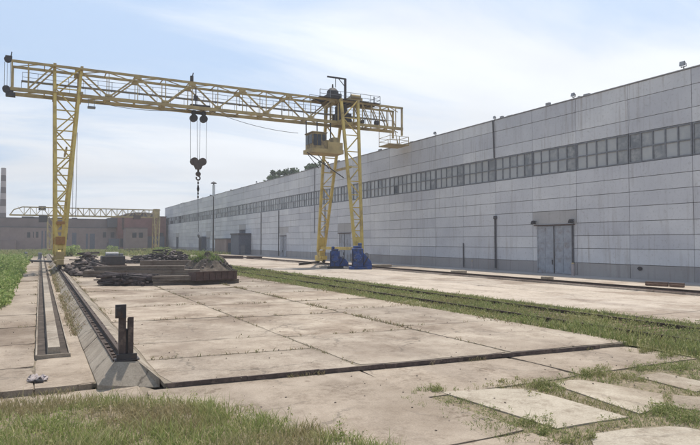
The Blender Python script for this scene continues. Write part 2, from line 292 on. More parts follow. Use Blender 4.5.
# ================================================================== SETTING
MB().add([(-1500, -600, -0.25), (2500, -600, -0.25), (2500, 3000, -0.25), (-1500, 3000, -0.25)], [(0, 1, 2, 3)]).build('ground', 'dirt')['kind'] = 'structure'
# turf far away and on the left, gently uneven
def sheet(name, pts_fn, nx, ny, mat):
    mb = MB(); vs = [pts_fn(i / nx, j / ny) for j in range(ny + 1) for i in range(nx + 1)]
    mb.add(vs, [(j * (nx + 1) + i, j * (nx + 1) + i + 1, (j + 1) * (nx + 1) + i + 1, (j + 1) * (nx + 1) + i) for j in range(ny) for i in range(nx)])
    return struct(mb.build(name, mat, smooth=True))
def nz(x, y, s=0.3): return mnoise.noise(Vector((x * s, y * s, 0.3)))
sheet('verge', lambda a, b: (-60 + 58.3 * a, 30 + 220 * b, -0.02 + 0.12 * nz(-60 + 58.3 * a, 30 + 220 * b, 0.15) * (1 - a)), 30, 60, 'turf')
sheet('far_verge', lambda a, b: (0.9 + 46 * a, 150 + 100 * b, 0.06 + 0.1 * nz(46 * a, 100 * b, 0.1)), 24, 30, 'turf')
sheet('track_bed', lambda a, b: (17.7 + 6.3 * a, 2 + 150 * b, -0.06 + 0.07 * nz(6 * a, 150 * b, 0.5) - 0.05 * (a in (0.0, 1.0))), 12, 150, 'turf')

# main yard: cast slabs with open joints
yard = MB()
def slab_poly(mb, quad, top=0.0, th=0.22, gap=0.035, tilt=0.012):
    c = sum((Vector((p[0], p[1], 0)) for p in quad), Vector()) / len(quad)
    pts = []
    n = 5
    for k in range(len(quad)):
        a = Vector((*quad[k], 0)); b = Vector((*quad[(k + 1) % len(quad)], 0))
        L = (b - a).length
        m = max(3, min(14, int(L / 0.8)))
        for i in range(m):
            p = a.lerp(b, i / m); d = (c - p).normalized()
            pts.append(p + d * (gap * 0.5 + random.uniform(0, gap * 1.6) + (random.uniform(0.05, 0.2) if i == 0 and random.random() < 0.5 else 0)))
    t = top + random.uniform(-tilt, tilt)
    n = len(pts); vs = [(p.x, p.y, t) for p in pts] + [(p.x, p.y, t - th) for p in pts]
    mb.add(vs, [tuple(range(n))] + [(i, i + n, (i + 1) % n + n, (i + 1) % n) for i in range(n)])
def ytilt(x): return -0.085 * (x - 2.7)      # cross joints run slightly askew
cols = [(2.72, 7.8, [14.8, 17.95, 20.85, 27.0, 32.8, 38.4, 44, 50, 56, 62, 70, 78, 88, 100, 115, 132, 150]),
        (7.8, 12.9, [14.9, 20.4, 26.5, 32.2, 38.4, 44, 50, 56, 62, 70, 78, 88, 100, 115, 132, 150]),
        (12.9, 17.75, [14.9, 21.2, 27.9, 32.6, 38.4, 44, 50, 56, 62, 70, 78, 88, 100, 115, 132, 150])]
joints = []
for x0, x1, ys in cols:
    for a, b in zip(ys, ys[1:]):
        slab_poly(yard, [(x0, a + ytilt(x0)), (x1, a + ytilt(x1)), (x1, b + ytilt(x1)), (x0, b + ytilt(x0))], top=0.0)
        joints.append(((x0, b + ytilt(x0)), (x1, b + ytilt(x1))))
for x in (7.8, 12.9, 17.75): joints.append(((x, 14), (x, 60)))
struct(yard.build('concrete_yard', 'yard'))
fl = MB(); fl.prism([(2.7, 14.88), (17.72, 13.6), (17.72, 150), (2.7, 150)], -0.12, -0.018); fl.box(-7.5, 1.27, 15.7, 140, -0.12, -0.03); struct(fl.build('joint_soil', 'dirt'))
fl = MB(); fl.add([(-14, 2, -0.155), (19.5, 2, -0.155), (19.5, 13.4, -0.155), (2.6, 14.7, -0.155), (2.2, 15.6, -0.155), (-14, 15.6, -0.155)], [(0, 1, 2, 3, 4, 5)]); struct(fl.build('apron_soil', 'dirt'))
# strip left of the crane footing
left = MB()
ly = [15.6, 18.4, 22.5, 27, 31.5, 37, 43, 50, 58, 67, 78, 90, 110, 140]
for a, b in zip(ly, ly[1:]):
    slab_poly(left, [(-1.75, a), (-0.08, a), (-0.08, b), (-1.75, b)], top=0.0, gap=0.03)
    joints.append(((-1.7, b), (-0.1, b)))
for a, b in zip(ly[:5], ly[1:6]): slab_poly(left, [(-7.5, a), (-1.75, a), (-1.75, b), (-7.5, b)], top=-0.01, gap=0.03)
for a, b in zip(ly, ly[1:]): slab_poly(left, [(0.86, a), (1.24, a), (1.24, b), (0.86, b)], top=-0.015, gap=0.01)
slab_poly(left, [(-0.08, 15.6), (1.24, 15.6), (1.24, 19.5), (-0.08, 19.5)], top=0.0, gap=0.01)
struct(left.build('concrete_path', 'apron'))
# lower apron in front of the step
ap = MB()
apx = [-14, -4, 2.2, 7.75, 12.75, 17.6]
for i, (a, b) in enumerate(zip(apx, apx[1:])):
    e0, e1 = 14.85 + ytilt(max(a, 2.7)), 14.85 + ytilt(max(b, 2.7))
    if b <= 2.3: e0 = e1 = 15.55
    if a >= 7.7: slab_poly(ap, [(a, 11.25), (b, 11.15), (b, e1), (a, e0)], top=-0.125, th=0.1, gap=0.03)
    else:
        slab_poly(ap, [(a, 8.4), (8.15, 8.4), (7.85, 11.2), (b, e1), (a, e0)] if b > 7 else [(a, 8.4), (b, 8.4), (b, e1), (a, e0)], top=-0.125, th=0.1, gap=0.02)
        b2 = 8.15 if b > 7 else b; slab_poly(ap, [(a, 2.0), (b2 + (0.35 if b > 7 else 0), 2.0), (b2, 8.4), (a, 8.4)], top=-0.129, th=0.1, gap=0.02)
struct(ap.build('apron', 'apron'))
# loose paving slabs with weedy gaps, bottom right: each slab is a thing
pave_px = [[(440, 392), (557, 429), (629, 417.5), (523, 387)], [(551, 384), (640, 414), (667, 406), (663, 394), (577, 378)], [(633, 376), (696, 392), (724, 386), (660, 372)],
           [(588, 434), (596, 452), (730, 452), (705, 428), (651, 425)], [(670, 394), (673, 407), (722, 414), (730, 399)], [(440, 446), (470, 460), (560, 460), (530, 443)], [(700, 376), (760, 390), (790, 384), (730, 371)]]
grid = [[(P(a, b, -0.125).x, P(a, b, -0.125).y) for a, b in q] for q in pave_px]
for k in (2, 3, 4, 5): grid.append([(8.1 + 2.6 * k, 4.2), (10.2 + 2.6 * k, 4.2), (10.2 + 2.6 * k, 7.0), (8.1 + 2.6 * k, 7.0)]) if k > 3 else None
pv = MB()
for q in grid: slab_poly(pv, q, top=-0.122, th=0.1, gap=0.02, tilt=0.008)
struct(pv.build('paving', 'slab'))
# light concrete road between the siding and the crane rail, and the strip by the wall
rd = MB()
ry = [0, 9, 18, 27, 36, 45, 54, 63, 72, 82, 92, 104, 118, 134, 152]
for xa, xb in ((24.0, 30.1), (30.1, 36.35)):
    for a, b in zip(ry, ry[1:]): slab_poly(rd, [(xa, a), (xb, a), (xb, b), (xa, b)], top=0.02, gap=0.012, tilt=0.006)
for a, b in zip(ry, ry[1:]): slab_poly(rd, [(37.65, a), (44.9, a), (44.9, b), (37.65, b)], top=0.04, gap=0.012, tilt=0.006)
for a, b in zip(ry[8:], ry[9:]): pass
struct(rd.build('concrete_road', 'road'))

# ================================================================== WORKSHOP BUILDING
WX = 47.6; WH = 17.75; BAY = 6.0; Y0 = 0.3; NB = 44
rows = [(1.3, 2.72), (2.72, 3.98), (3.98, 5.25), (5.25, 6.6), (6.6, 7.9), (7.9, 9.2), (9.2, 10.5)]
top_rows = [(13.25, 14.5), (14.5, 16.4), (16.4, WH)]
shop = empty('workshop', (WX, Y0 + NB * BAY / 2, 0), 'long pale grey panelled factory hall with a dark ribbon of windows running to the left', 'building')
gates = {7: (0.5, 4.9, 5.05), 15: (1.0, 4.4, 4.8), 20: (1.2, 3.6, 4.6), 25: (0.3, 5.4, 6.4), 31: (1.0, 4.2, 4.5), 39: (1.0, 4.5, 5.0)}
def ybay(k): return Y0 + BAY * k
wall = MB(); pl = MB(); core = MB()
core.box(WX + 0.26, WX + 24, Y0 - 0.0, ybay(NB), -0.2, WH - 0.12)
core.build('core', 'joint', shop)
J = 0.022
for k in range(NB):
    y0, y1 = ybay(k) + J, ybay(k + 1) - J
    g = gates.get(k)
    for (z0, z1) in [(-0.2, 1.3)] + rows + top_rows:
        tgt = pl if z0 < 1 else wall
        dx = random.uniform(0, 0.03)
        if g and z0 < g[2] - 0.3:
            ga, gb = ybay(k) + g[0], ybay(k) + g[0] + g[1]
            if ga - y0 > 0.15: tgt.box(WX + dx, WX + 0.3, y0, ga, z0 + J, z1 - J)
            if y1 - gb > 0.15: tgt.box(WX + dx, WX + 0.3, gb, y1, z0 + J, z1 - J)
        elif g and z0 < g[2] + 1.3: continue
        else: tgt.box(WX + dx, WX + 0.3, y0, y1, z0 + J, z1 - J)
wall.build('wall', 'wall', shop, bevel=0)
pl.build('plinth', 'plinth', shop)
cp = MB(); 
for k in range(NB): cp.box(WX - 0.05, WX + 0.5, ybay(k) + 0.01, ybay(k + 1) - 0.01, WH + random.uniform(0, 0.02), WH + 0.1)
cp.build('coping', 'joint', shop)
MB().box(WX + 0.5, WX + 23.6, Y0, ybay(NB), WH - 0.11, WH - 0.02).build('roof', 'roof', shop)
pane_seed = random.Random(3)
for k in range(NB):
    y0, y1 = ybay(k), ybay(k + 1); fr = MB(); pn = MB(); bd = MB(); dk = MB()
    z0, z1 = 10.5, 13.25; zm = (z0 + z1) / 2
    fr.box(WX + 0.02, WX + 0.2, y0 + 0.03, y1 - 0.03, z0 + 0.02, z0 + 0.14); fr.box(WX + 0.02, WX + 0.2, y0 + 0.03, y1 - 0.03, z1 - 0.14, z1 - 0.02)
    fr.box(WX + 0.03, WX + 0.2, y0 + 0.03, y1 - 0.03, zm - 0.06, zm + 0.06)
    for i in range(6):
        yy = y0 + 0.09 + i * (BAY - 0.18) / 5; fr.box(WX + 0.025, WX + 0.19, yy - 0.055, yy + 0.055, z0 + 0.03, z1 - 0.03)
    for i in range(5):
        for j in range(2):
            a = y0 + 0.13 + i * (BAY - 0.18) / 5; b = a + (BAY - 0.18) / 5 - 0.08
            t = pane_seed.random(); pb = 0.0 if k < 18 else min(0.45, (k - 18) * 0.05)
            q = bd if t < pb else (dk if (t > 0.985 or (k in (38, 39, 40, 41))) else pn)
            if k == 12 and i == 3 and j == 0: q = dk
            dz = (z0 + 0.1, zm - 0.05) if j == 0 else (zm + 0.05, z1 - 0.1)
            q.box(WX + 0.11 + pane_seed.uniform(-.01, .01), WX + 0.14, a, b, *dz)
    w = fr.build('window', 'frame', shop)
    if pn.v: pn.build('pane', 'pane', w)
    if bd.v: bd.build('pane_board', 'board', w)
    if dk.v: dk.build('pane', 'dark_pane', w)
for k, (off, w, h) in gates.items():
    ga, gb = ybay(k) + off, ybay(k) + off + w; mid = (ga + gb) / 2
    lt = MB().box(WX + 0.012, WX + 0.3, ybay(k) + 0.03, ybay(k + 1) - 0.03, h + 0.08, [z for z in (6.6, 7.9) if z > h + 1.0][0] - 0.03).build('lintel', 'lintel', shop)
    gt = MB()
    nn = 4
    for s, (a, b) in enumerate(((ga + 0.03, mid - 0.03), (mid + 0.03, gb - 0.03))):
        gt.box(WX - 0.02, WX + 0.06, a, b, 0.06, h)
        for t in (0.0, 0.33, 0.66, 1.0): gt.box(WX - 0.06, WX - 0.021, a + 0.05, b - 0.05, 0.1 + t * (h - 0.3), 0.2 + t * (h - 0.3))
        for t in (0.02, 0.5, 0.94): gt.box(WX - 0.055, WX - 0.022, a + t * (b - a), a + t * (b - a) + 0.09, 0.21, h - 0.21)
    g = gt.build('gate', 'dark_gate' if k in (25, 39) else 'gate', shop)
    MB().box(WX - 0.1, WX + 0.03, mid - 0.035, mid + 0.035, 0.1, h - 0.05).box(WX - 0.14, WX - 0.061, mid + 0.2, mid + 0.25, 1.0, 1.5).build('astragal', 'dark', g)
    rl = MB().box(WX - 0.16, WX - 0.07, ga - 0.3, gb + 0.3, h + 0.02, h + 0.12)
    rl.build('track_rail', 'rust', shop)
    if k == 7:
        for yy in (ga - 0.12, gb + 0.1):
            h1 = MB().bar((WX, yy, h + 0.55), (WX - 0.42, yy, h + 0.5), 0.07); h1.lathe((WX - 0.42, yy, h + 0.3), [(0.1, 0.3), (0.2, 0.26), (0.3, 0.0), (0.24, -0.08)][::-1], 12)
            h1.build('gate_lamp', 'dark', shop)
pp = MB().tube((WX - 0.12, 42.75, 0.0), (WX - 0.12, 42.75, 5.2), 0.09); pp.build('pipe', 'pipe', shop)
MB().tube((WX - 0.12, 54.2, 0.3), (WX - 0.12, 54.2, 6.0), 0.11).lathe((WX - 0.12, 54.2, 6.0), [(0.12, 0), (0.24, 0.12), (0.2, 0.42)], 10).build('pipe', 'pipe', shop)
MB().tube((WX - 0.08, 54.35, 13.3), (WX - 0.1, 54.5, WH), 0.08).build('drainpipe', 'pipe', shop)
for yy in (60.2, 101.5, 126.0, 138.0): MB().tube((WX - 0.1, yy, 0.2), (WX - 0.1, yy, 3.2 if yy < 70 else 10.4), 0.08).build('pipe', 'pipe', shop)
for yy in (106.3,): MB().tube((WX - 0.1, yy, 5), (WX - 0.1, yy, WH), 0.07).build('drainpipe', 'steel', shop)
# ragged bits on the parapet
rg = MB(); rr = random.Random(5)
for i in range(26):
    yy = rr.uniform(40, 240); rg.box(WX + 0.05, WX + 0.3, yy, yy + rr.uniform(0.2, 0.9), WH + 0.09, WH + rr.uniform(0.16, 0.42))
rg.build('flashing', 'joint', shop)
hl = MB(); hl.lathe((0, 0, 0), [(0.01, 0), (0.18, 0.02), (0.15, 0.1), (0.01, 0.12)], 9)
ho = [(v[0], v[1], v[2]) for v in hl.v]
h2 = MB(); h2.add([(WX - 0.03 + v[2] * 0.3, 35.3 + v[0] * 1.5, 0.98 + v[1] * 1.0) for v in ho], hl.f); h2.build('wall_hole', 'dark', shop)

# floodlights on the parapet
def floodlight(y, s, label):
    e = empty('floodlight', (WX + 0.15, y, WH + 0.1), label, 'floodlight', 'floodlights along the roof edge of the hall')
    p = MB().tube((WX + 0.15, y, WH + 0.06), (WX + 0.15, y, WH + 0.42 * s), 0.045)
    p.bar((WX + 0.15, y - 0.3 * s, WH + 0.42 * s), (WX + 0.15, y + 0.3 * s, WH + 0.42 * s), 0.05)
    for q in (-1, 1): p.bar((WX + 0.15, y + q * 0.3 * s, WH + 0.4 * s), (WX + 0.12, y + q * 0.3 * s, WH + 0.75 * s), 0.04)
    p.build('bracket', 'dark', e)
    hb = MB(); cz = WH + 0.72 * s
    fr = [(-0.32, -0.3, 0.02), (-0.32, 0.3, 0.02), (-0.22, 0.3, 0.52), (-0.22, -0.3, 0.52)]; bk = [(0.1, -0.16, 0.12), (0.1, 0.16, 0.12), (0.12, 0.16, 0.42), (0.12, -0.16, 0.42)]
    vs = [(WX + 0.12 + a * s, y + b * s, cz + (c - 0.27) * s) for a, b, c in fr + bk]
    hb.add(vs, [(0, 1, 2, 3), (7, 6, 5, 4), (1, 0, 4, 5), (2, 1, 5, 6), (3, 2, 6, 7), (0, 3, 7, 4)]); hb.build('housing', 'steel', e)
    gl = MB(); gl.add([(WX + 0.12 + (a - 0.02) * s, y + b * s * 0.85, cz + (0.27 + (c - 0.27) * 0.85 - 0.27) * s) for a, b, c in fr], [(3, 2, 1, 0)]); gl.build('lens', 'pane', e)
floodlight(31.0, 0.78, 'largest floodlight, at the right end of the roof edge')
floodlight(42.6, 0.70, 'second floodlight from the right, on the roof edge above the big gate')
floodlight(54.4, 0.55, 'small floodlight on the roof edge above the dark drainpipe')
floodlight(66.4, 0.66, 'floodlight on the roof edge just right of the hanging crane basket')
floodlight(100.5, 0.62, 'floodlight on the roof edge behind the crane legs')
floodlight(142.0, 0.70, 'farthest floodlight, on the distant roof edge by the treetops')
# roof vent pipe far away
v = empty('roof_vent', (WX + 1, 187, WH), 'white roof vent pipe with dark cowl above the far wall', 'vent')
vq = P(216.5, 195, 0); 
MB().tube((WX + 1, 187, WH - 0.1), (WX + 1, 187, WH + 3.6), 0.45, 0.42).build('pipe', 'white', v)
MB().tube((WX + 1, 187, WH + 3.6), (WX + 1, 187, WH + 4.1), 0.2).lathe((WX + 1, 187, WH + 4.0), [(0.95, 0), (0.9, 0.2), (0.1, 0.7)], 12).build('cowl', 'dark', v)

# pavement strip at foot of the wall
struct(MB().box(44.9, 47.62, 0, 264, -0.2, 0.05).build('wall_kerb', 'plinth'))

# ================================================================== CRANE RAILS
RXL, RXR = 1.85, 36.9
foot = empty('rail_footing', (RXL, 16, 0), 'sloping sided concrete footing carrying the left crane rail', 'footing')
prof = [(1.26, -0.2), (2.68, -0.2), (2.68, 0.0), (2.22, 0.40), (1.70, 0.43), (1.26, 0.0)]
fm = MB(); yy = 15.3; n = len(prof)
cuts = [15.75] + [15.75 + 2.4 * i for i in range(1, 62)]
for i, (a, b) in enumerate(zip(cuts, cuts[1:])):
    vs = []
    for t in (a + 0.012, b - 0.012):
        for (x, z) in prof:
            yy = t - (0.4 if (i == 0 and t == a + 0.012 and z <= 0) else 0)
            vs.append((x + random.uniform(-.012, .012), yy, z + random.uniform(-.008, .008)))
    fm.add(vs, [tuple(range(n)), tuple(range(2 * n - 1, n - 1, -1))] + [(q, q + n, (q + 1) % n + n, (q + 1) % n) for q in range(n)])
fm.build('block', 'footing', foot)
def rail(mb, x, z, y0, y1, s=1.0):
    mb.extr([(x - 0.07 * s, z), (x + 0.07 * s, z), (x + 0.07 * s, z + 0.02 * s), (x + 0.012 * s, z + 0.035 * s), (x + 0.012 * s, z + 0.11 * s), (x + 0.036 * s, z + 0.12 * s), (x + 0.036 * s, z + 0.155 * s), (x - 0.036 * s, z + 0.155 * s), (x - 0.036 * s, z + 0.12 * s), (x - 0.012 * s, z + 0.11 * s), (x - 0.012 * s, z + 0.035 * s), (x - 0.07 * s, z + 0.02 * s)], 'y', y0, y1)
rl = MB(); rail(rl, 1.86, 0.425, 16.1, 160, 1.15)
rl.build('rail', 'rail', foot)
cl = MB(); y = 16.3
while y < 80:
    w1 = random.uniform(0.1, 0.3); cl.box(1.70 + random.uniform(-.02, .02), 1.775, y, y + w1, 0.42, random.uniform(0.455, 0.49)); cl.box(1.945, 2.0 + random.uniform(-.01, .03), y, y + w1, 0.42, 0.48); y += random.uniform(0.3, 0.8)
cl.box(1.66, 2.06, 16.0, 80, 0.40, 0.445)
cl.build('clip_strip', 'rail', foot)
# buffer stop at the end of the rail
bs = empty('buffer_stop', (1.9, 15.95, 0.43), 'dark rusty steel buffer post standing on the near end of the rail footing', 'buffer stop')
b1 = MB().box(1.78, 1.94, 15.88, 15.93, 0.44, 1.72).box(1.78, 1.81, 15.931, 16.05, 0.44, 1.7).box(1.91, 1.94, 15.931, 16.05, 0.44, 1.7); b1.build('post', 'edge', bs)
b2 = MB().box(1.99, 2.12, 15.86, 15.91, 0.44, 1.5).box(1.99, 2.02, 15.911, 16.03, 0.44, 1.46).box(2.09, 2.12, 15.911, 16.03, 0.44, 1.46); b2.build('post', 'edge', bs)
MB().box(1.68, 1.93, 15.78, 15.875, 1.5, 1.83).box(1.69, 1.79, 15.70, 15.779, 1.56, 1.76).build('bumper', 'dark', bs)
MB().bar((1.95, 15.95, 0.46), (1.95, 16.6, 0.9), 0.1, 0.08).build('brace', 'dark', bs)
MB().box(1.68, 2.26, 15.78, 16.12, 0.43, 0.468).box(1.72, 2.2, 15.80, 15.86, 0.47, 0.6).box(1.95, 1.985, 15.9, 16.08, 0.47, 1.2).build('base_plate', 'dark', bs)

# channel left of the footing
ch = empty('cable_channel', (0.4, 19.6, 0), 'low concrete cable channel with two grooves painted dark as shade, left of the crane footing', 'channel')
MB().box(-0.06, 0.84, 19.55, 150, -0.1, 0.03).build('bed', 'groove_shade', ch)
r1 = MB(); y = 19.62
while y < 150:
    r1.extr([(0.23 + random.uniform(-.008, .008), 0.032), (0.59, 0.032), (0.57, 0.3), (0.25, 0.3)], 'y', y, y + 2.97); y += 3.0
r1.build('cover', 'footing', ch)
r1 = MB().box(-0.075, -0.03, 19.5, 150, -0.05, 0.12).box(0.81, 0.85, 19.5, 150, -0.05, 0.10).box(-0.03, 0.81, 19.5, 19.549, -0.05, 0.11); r1.build('edge', 'footing', ch)

# right crane rail
fr_ = empty('rail_footing', (RXR, 60, 0), 'low concrete strip carrying the right crane rail along the factory hall', 'footing')
sb = MB(); y = 2
while y < 170: sb.box(36.35, 37.6, y + 0.01, y + 2.98, -0.1, 0.14 + random.uniform(-.01, .01)); y += 3
sb.build('block', 'road', fr_)
rl = MB(); rail(rl, RXR, 0.14, 2, 170, 1.1); rl.build('rail', 'rail', fr_)
rl = MB(); rl.box(36.5, 36.75, 2, 170, 0.13, 0.165); rl.build('plates', 'rust', fr_)

# railway siding in the grass
sid = empty('railway_siding', (21.5, 60, 0), 'overgrown railway track sunk in the grass strip across the yard', 'railway track')
for x in (19.55, 22.35):
    rl = MB(); rail(rl, x, -0.06, 2, 160, 1.1); rl.build('rail', 'rail', sid)
sl = MB(); y = 3
while y < 160: sl.box(18.95, 22.95, y, y + 0.25, -0.16, -0.045); y += 0.62
sl.build('sleepers', 'wood', sid)

# ================================================================== GANTRY CRANE
YC = 74.3
crane = empty('gantry_crane', (RXL, YC, 0.5), 'tall yellow gantry crane with lattice girder spanning the yard', 'crane')
ZB, ZT = 19.8, 22.85; XL, XR_ = -3.1, 46.7
yn, yf = YC - 1.25, YC + 1.25
gd = MB()
for y in (yn, yf):
    gd.box(XL, XR_, y - 0.14, y + 0.14, ZB - 0.19, ZB + 0.19)
    gd.box(XL, XR_, y - 0.11, y + 0.11, ZT - 0.13, ZT + 0.13)
    tops = [3.6 + 6.33 * i for i in range(0, 6)]
    bots = [6.75 + 6.33 * i for i in range(0, 5)]
    for t in tops:
        for bx_ in (t - 3.16, t + 3.16):
            if bx_ < 2 and t < 5: continue
            if t > 34 and bx_ > t: continue
            gd.bar((t, y, ZT - 0.1), (bx_, y, ZB + 0.2), 0.16)
    gd.bar((1.0, y, ZT - 0.1), (-1.4, y, ZB + 0.2), 0.15)
    for i in range(12): 
        x = 3.6 + 3.165 * i
        if x < 36: gd.bar((x, y, ZB + 0.2), (x, y, ZT - 0.1), 0.08)
    for x in (XL + 0.15, 1.1, 3.75, -1.4, 36.2, 38.6): gd.bar((x, y, ZB + 0.2), (x, y, ZT - 0.1), 0.17 if x > -3 and x != -1.4 else 0.12)
    xs = [38.6, 40.0, 41.4, 42.8, 44.2, 45.5]
    for i in range(len(xs) - 1):
        a, b = xs[i], xs[i + 1]; gd.bar((a, y, ZT - 0.1), (b, y, ZB + 0.2), 0.11)
        gd.bar((b, y, ZB + 0.2), (b, y, ZT - 0.1), 0.09)
    gd.bar((XR_ - 0.15, y, ZB - 1.0), (XR_ - 0.15, y, ZT), 0.22)
    # gusset plates
    for t in tops: gd.box(t - 0.4, t + 0.4, y - 0.125, y + 0.125, ZT - 0.42, ZT - 0.131)
    for t in bots: gd.box(t - 0.4, t + 0.4, y - 0.12, y + 0.12, ZB + 0.241, ZB + 0.5)
x = XL; k = 0
while x < XR_ - 1.2:                       # lateral lacing top and bottom
    a, b = (yn, yf) if k % 2 else (yf, yn)
    gd.bar((x + 0.1, a, ZT), (x + 3.1, b, ZT), 0.09); gd.bar((x + 0.1, yn, ZT), (x + 0.1, yf, ZT), 0.1)
    gd.bar((x + 0.1, yn, ZB), (x + 0.1, yf, ZB), 0.14); gd.bar((x + 0.1, a, ZB - 0.05), (x + 3.1, b, ZB - 0.05), 0.09)
    x += 3.16; k += 1
gd.build('girder', 'yellow_dull', crane)
# walkway with railing on the far side
wk = MB().box(XL + 1, 45.5, yf + 0.18, yf + 0.95, 21.45, 21.52); 
x = XL + 1
while x < 45.5: wk.bar((x, yf, 21.3), (x, yf + 0.95, 21.42), 0.07); x += 3.16
wk.build('walkway', 'steel', crane)
rg = MB(); x = XL + 1.05
while x < 45.6: rg.bar((x, yf + 0.93, 21.5), (x, yf + 0.93, 22.6), 0.05); x += 1.58
rg.bar((XL + 1.05, yf + 0.93, 22.6), (45.5, yf + 0.93, 22.6), 0.05); rg.bar((XL + 1.05, yf + 0.93, 22.05), (45.5, yf + 0.93, 22.05), 0.04); rg.build('railing', 'steel', crane)
rg = MB(); x = XL + 1.05
while x < 45.6: rg.bar((x, yn + 0.3, ZB + 0.24), (x, yn + 0.3, ZB + 1.1), 0.045); x += 1.58
rg.bar((XL + 1.05, yn + 0.3, ZB + 1.1), (45.5, yn + 0.3, ZB + 1.1), 0.05); rg.build('railing', 'steel', crane)
def leg(xa_t, xb_t, xa_b, xb_b, yt, yb, zt, zb):
    mb = MB(); w = 0.32 if xa_t < 10 else 0.36
    ca = lambda t: Vector((xa_t + (xa_b - xa_t) * t, yt + (yb - yt) * t, zt + (zb - zt) * t))
    cb = lambda t: Vector((xb_t + (xb_b - xb_t) * t, yt + (yb - yt) * t, zt + (zb - zt) * t))
    d = 0.6
    o = Vector((0, d / 2, 0))
    mb.bar(ca(0), ca(1), 0.36, w * 0.9, up=(1, 0, 0)); mb.bar(cb(0), cb(1), 0.36, w * 0.9, up=(1, 0, 0))
    t = 0.0; k = 0; ts = [0]
    while ts[-1] < 0.93: ts.append(ts[-1] + 0.125 * (1 - 0.55 * ts[-1]) * (abs(xb_t - xa_t) / 2.6) ** 0.5)
    ts[-1] = 1.0
    for a, b in zip(ts, ts[1:]):
        p, q = (ca(a), cb(b)) if k % 2 else (cb(a), ca(b)); mb.bar(p, q, 0.13); mb.bar(ca(b), cb(b), 0.12); k += 1
        if a < 0.75: mb.bar(*((cb(a), ca(b)) if k % 2 else (ca(a), cb(b))), 0.085)
    for t0, t1 in ((0.90, 0.965),):
        mb.add([ca(t0) + Vector((0, -.1, 0)), cb(t0) + Vector((0, -.1, 0)), cb(t1) + Vector((0, -.1, 0)), ca(t1) + Vector((0, -.1, 0)), ca(t0) + Vector((0, .1, 0)), cb(t0) + Vector((0, .1, 0)), cb(t1) + Vector((0, .1, 0)), ca(t1) + Vector((0, .1, 0))],
               [(0, 1, 2, 3), (7, 6, 5, 4), (1, 0, 4, 5), (2, 1, 5, 6), (3, 2, 6, 7), (0, 3, 7, 4)])
    return mb
TL = ZT
leg(1.15, 3.85, 1.5, 2.2, YC - 1.7, YC - 5.6, TL, 1.9).build('leg', 'yellow', crane)
leg(1.15, 3.85, 1.5, 2.2, YC + 1.7, YC + 5.6, TL, 1.9).build('leg', 'yellow', crane)
leg(36.1, 38.7, 36.4, 37.4, YC - 2.3, YC - 5.9, TL, 1.9).build('leg', 'yellow', crane)
leg(36.1, 38.7, 36.4, 37.4, YC + 2.3, YC + 5.9, TL, 1.9).build('leg', 'yellow', crane)
for X in (1.85, 36.9):
    s = MB().box(X - 0.3, X + 0.3, YC - 6, YC + 6, 1.95, 2.35) if X < 5 else MB().box(X - 0.25, X + 0.25, YC - 6, YC + 6, 2.25, 2.65)
    s.build('sill_beam', 'yellow', crane)
    for zz in (ZT - 0.2, ZB):
        for xx in ((1.15, 3.85) if X < 5 else (36.1, 38.7)): MB().bar((xx, YC - 2.6, zz), (xx, YC + 2.6, zz), 0.3, 0.34).build('cross_beam', 'yellow_dull', crane)
    xx = 2.4 if X < 5 else 37.2
    for sg in (-1, 1): MB().bar((xx, YC + sg * 3.2, 13.5 + sg * 0.09), (xx, YC - sg * 3.2, 13.5 + sg * 0.09), 0.16).build('cross_brace', 'yellow_dull', crane)
    if X < 5:
        for sg in (-1, 1): MB().box(1.42, 2.3, YC + sg * 5.35 - 0.3, YC + sg * 5.35 + 0.3, 3.1, 3.9).box(1.46, 2.26, YC + sg * 5.2 - 0.28, YC + sg * 5.2 + 0.28, 5.2, 5.5).build('splice_plate', 'orange', crane)
    zr = 0.60 if X < 5 else 0.31
    for sg in (-1, 1):
        yb = YC + sg * 5.9
        bg = MB(); bg.prism([(X - 0.32, yb - 1.5), (X + 0.32, yb - 1.5), (X + 0.32, yb + 1.5), (X - 0.32, yb + 1.5)], zr + 0.45, zr + 1.0)
        bg.box(X - 0.4, X + 0.4, yb - 0.55, yb + 0.55, zr + 1.0, zr + 1.75); bg.box(X - 0.38, X - 0.3, yb - 1.3, yb + 1.3, zr + 0.2, zr + 0.8)
        bg.tube((X - 0.55, yb - 0.9, zr + 0.75), (X - 0.33, yb - 0.9, zr + 0.75), 0.2, 0.2, 12)
        bo = bg.build('bogie', 'yellow_dull' if X < 5 else 'yellow', crane, bevel=0.03)
        for w in (-0.95, 0.95): MB().tube((X - 0.14, yb + w, zr + 0.36), (X + 0.14, yb + w, zr + 0.36), 0.36, n=20).build('wheel', 'dark', bo)
# hoses hanging beside the left leg
for dx in (0, 0.32): MB().tube((3.15 + dx, YC - 2.6, 15.4), (3.0 + dx, YC - 4.6, 6.0), 0.03, n=5).build('hose', 'steel', crane)
MB().bar((3.1, YC - 2.6, 15.4), (3.5, YC - 2.0, 16.5), 0.06).build('hose_bracket', 'steel', crane)
# hanging lamps / rests under the girder near left leg
MB().bar((4.65, yn, ZB - 0.25), (4.65, yn, ZB - 1.15), 0.05).bar((5.25, yn, ZB - 0.25), (5.25, yn, ZB - 1.15), 0.05).box(4.55, 5.35, yn - 0.3, yn + 0.3, ZB - 1.3, ZB - 1.1).build('work_lamp', 'steel', crane)
